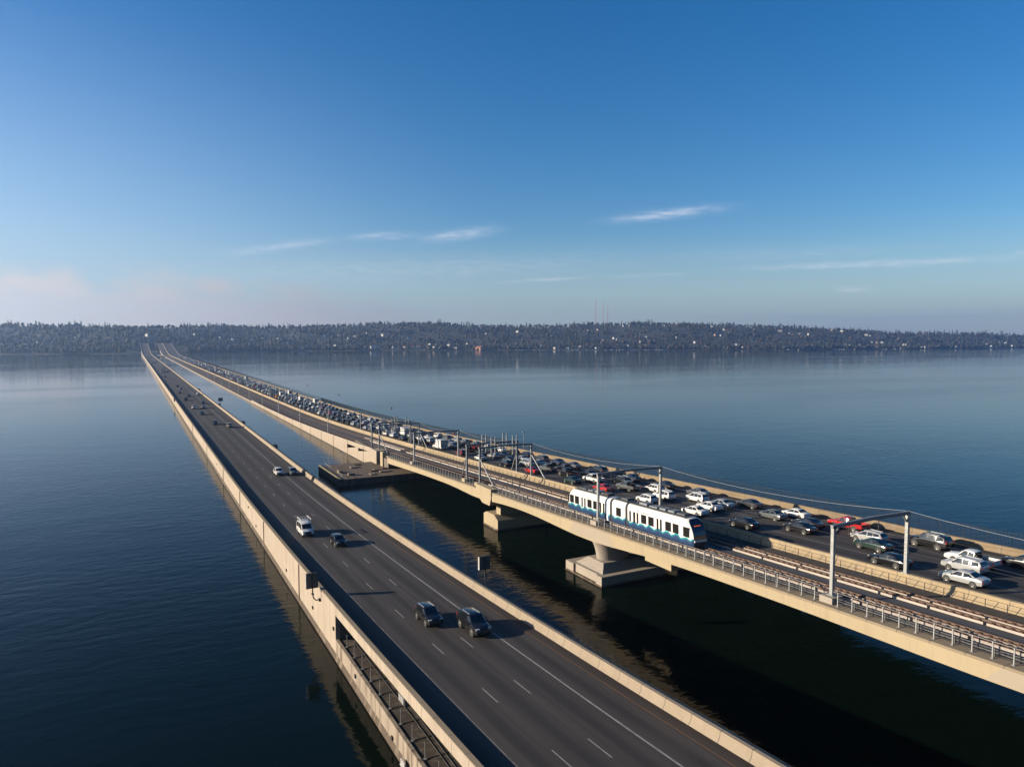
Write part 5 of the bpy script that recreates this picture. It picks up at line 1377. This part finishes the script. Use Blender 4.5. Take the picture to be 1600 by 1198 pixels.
# radio masts behind the ridge
M['mast'] = mat('mast steel', (0.30, 0.12, 0.10), 0.6)
for px, ytop, lab in ((930, 467, 'tallest thin radio mast behind the ridge, left of the three'), (942, 475, 'middle thin radio mast of the three behind the ridge'), (949, 477, 'rightmost thin radio mast of the three behind the ridge')):
    d = 3150; p = FH * d + RH * ((px - 800) / 1110.0 * d); zt = H + (530 - ytop) * d / 1110.0
    t = empty('radio_mast', (p.x, p.y, 60), lab, 'radio mast', 'radio masts on the ridge')
    mb = MB(); o_ = 1.2
    for a in range(3): mb.bar((o_ * math.cos(a * 2.094), o_ * math.sin(a * 2.094), 0), (.5 * math.cos(a * 2.094), .5 * math.sin(a * 2.094), zt - 60), .5, .5)
    mb.build('lattice', M['mast'], t, world=False)
    mb = MB(); mb.bar((0, 0, zt - 60), (0, 0, zt - 54), .4, .4); mb.build('aerial', M['mast'], t, world=False)

# sailboat, docks and buoys
p = FH * 2380 + RH * ((1247 - 800) / 1110.0 * 2380)
t = empty('sailboat', (p.x, p.y, 0), 'white sailboat with a bare mast lying off the far shore', 'sailboat', rot=(0, 0, -0.7))
mb = MB(); mb.rings([[(0, -6.2, 1.1), (0, -6.2, 1.1), (0, -6.2, .9), (0, -6.2, 1.1)], [(-1.3, -3, 1.3), (0, -3, -.4), (1.3, -3, 1.3), (0, -3, 1.32)], [(-1.7, 1, 1.2), (0, 1, -.5), (1.7, 1, 1.2), (0, 1, 1.22)], [(-1.4, 5.5, 1.3), (0, 5.5, 0), (1.4, 5.5, 1.3), (0, 5.5, 1.32)]])
mb.build('hull', M['whitetrim'], t, world=False)
mb = MB(); mb.box(-.9, .9, -2, 2.5, 1.25, 2.0); mb.build('cabin', M['whitetrim'], t, world=False)
mb = MB(); mb.tube([(0, -.5, 1), (0, -.5, 15)], .12, 6); mb.tube([(0, -.5, 2.6), (0, 4.6, 2.7)], .2, 6); mb.build('mast', M['galv'], t, world=False)
random.seed(4)
for i, (a, b) in enumerate([(805, 838), (842, 868), (872, 905), (915, 930), (945, 975), (985, 1000), (1008, 1015), (1019, 1042), (1230, 1240), (1300, 1340), (1380, 1412)]):
    t = None; pa, pb = shore_pt(a, -7), shore_pt(b, -7)
    mb = MB(); mb.bar((pa.x, pa.y, .7), (pb.x, pb.y, .7), 3.0, .7)
    n = max(2, int((pb - pa).length / 9))
    for k in range(n):
        c = pa.lerp(pb, (k + .5) / n); 
        if random.random() < .6: mb.box(c.x - 3, c.x + 3, c.y - 1.2, c.y + 1.2, 1.05, random.uniform(1.5, 2.6))
    thing1(mb, 'boat_dock', M['whitetrim'], 'pale boat dock with moored boats on the far shore, %s from the left' % ORD[i], 'dock', 'boat docks along the far shore')
for i, (px, py) in enumerate([(611, 638), (529, 617), (480, 602), (390, 590)]):
    dx = (py - 530) / 1110.0; d = H / dx; p = FH * d + RH * ((px - 800) / 1110.0 * d)
    mb = MB(); mb.rings([[(p.x + r * math.cos(a), p.y + r * math.sin(a), z) for a in np.linspace(0, 6.283, 9)[:-1]] for r, z in ((.3, -.3), (.4, .15), (.3, .45), (.08, .6), (.06, .9))])
    thing1(mb, 'mooring_buoy', M['dark'], ('nearest', 'second nearest', 'third nearest', 'farthest')[i] + ' small dark buoy on the lake right of the rail bridge', 'buoy', 'small dark buoys on the lake')

# portals where the bridges run into the hill
for xa, xb, lab in ((17.5, 40, 'pale tunnel portal at the far end of the highway bridge'), (58, 99, 'pale tunnel portal at the far end of the rail bridge')):
    t = empty('tunnel_portal', ((xa + xb) / 2, 2190, 20), lab, 'tunnel portal')
    mb = MB()
    for a, b in ((xa, xa + 3), ((xa + xb) / 2 - 1, (xa + xb) / 2 + 1), (xb - 3, xb)): mb.box(a, b, 2190, 2198, 4, 32.9)
    mb.box(xa - 1, xb + 1, 2189.9, 2198.1, 32.9, 34.5); mb.build('frame', M['pier'], t)
    mb = MB(); mb.box(xa + 1, xb - 1, 2196, 2197, 4, 33); mb.build('opening', M['slab'], t)
t = empty('approach_pier', (48, 1790, 0), 'tan concrete landing between the far ends of the two bridges', 'pier')
mb = MB(); mb.box(38.5, 59.5, 1690, 1960, -0.5, 1.2); mb.build('landing', M['girder'], t)
for y in range(1830, 2190, 60):
    for x0, x1, tf in ((21, 37, TA), (62, 96, TB)):
        mb = MB(); mb.box(x0, x1, y - 2, y + 2, -1, tf(y) - 1.8)
        thing1(mb, 'approach_column', M['slab'], 'plain concrete column under the climbing far end of a bridge', 'column', 'columns under the far bridge ends', org=((x0 + x1) / 2, y, -1))

# ------------------------------------------------------------------ haze
def haze():
    m = bpy.data.materials.new('haze air'); m.use_nodes = True; t = m.node_tree; t.nodes.clear()
    o = t.nodes.new('ShaderNodeOutputMaterial'); vol = t.nodes.new('ShaderNodeVolumePrincipled')
    vol.inputs['Color'].default_value = (0.41, 0.61, 0.96, 1); vol.inputs['Density'].default_value = HAZE; vol.inputs['Anisotropy'].default_value = 0.72
    t.links.new(vol.outputs[0], o.inputs['Volume'])
    mb = MB(); mb.box(-3500, 6600, -300, 4700, -3.5, 245)
    ob = mb.build('haze', m); tag(ob, 'thin blue haze over the lake', 'haze', kind='stuff'); ob.display_type = 'WIRE'


HAZE = 0.000125
haze()
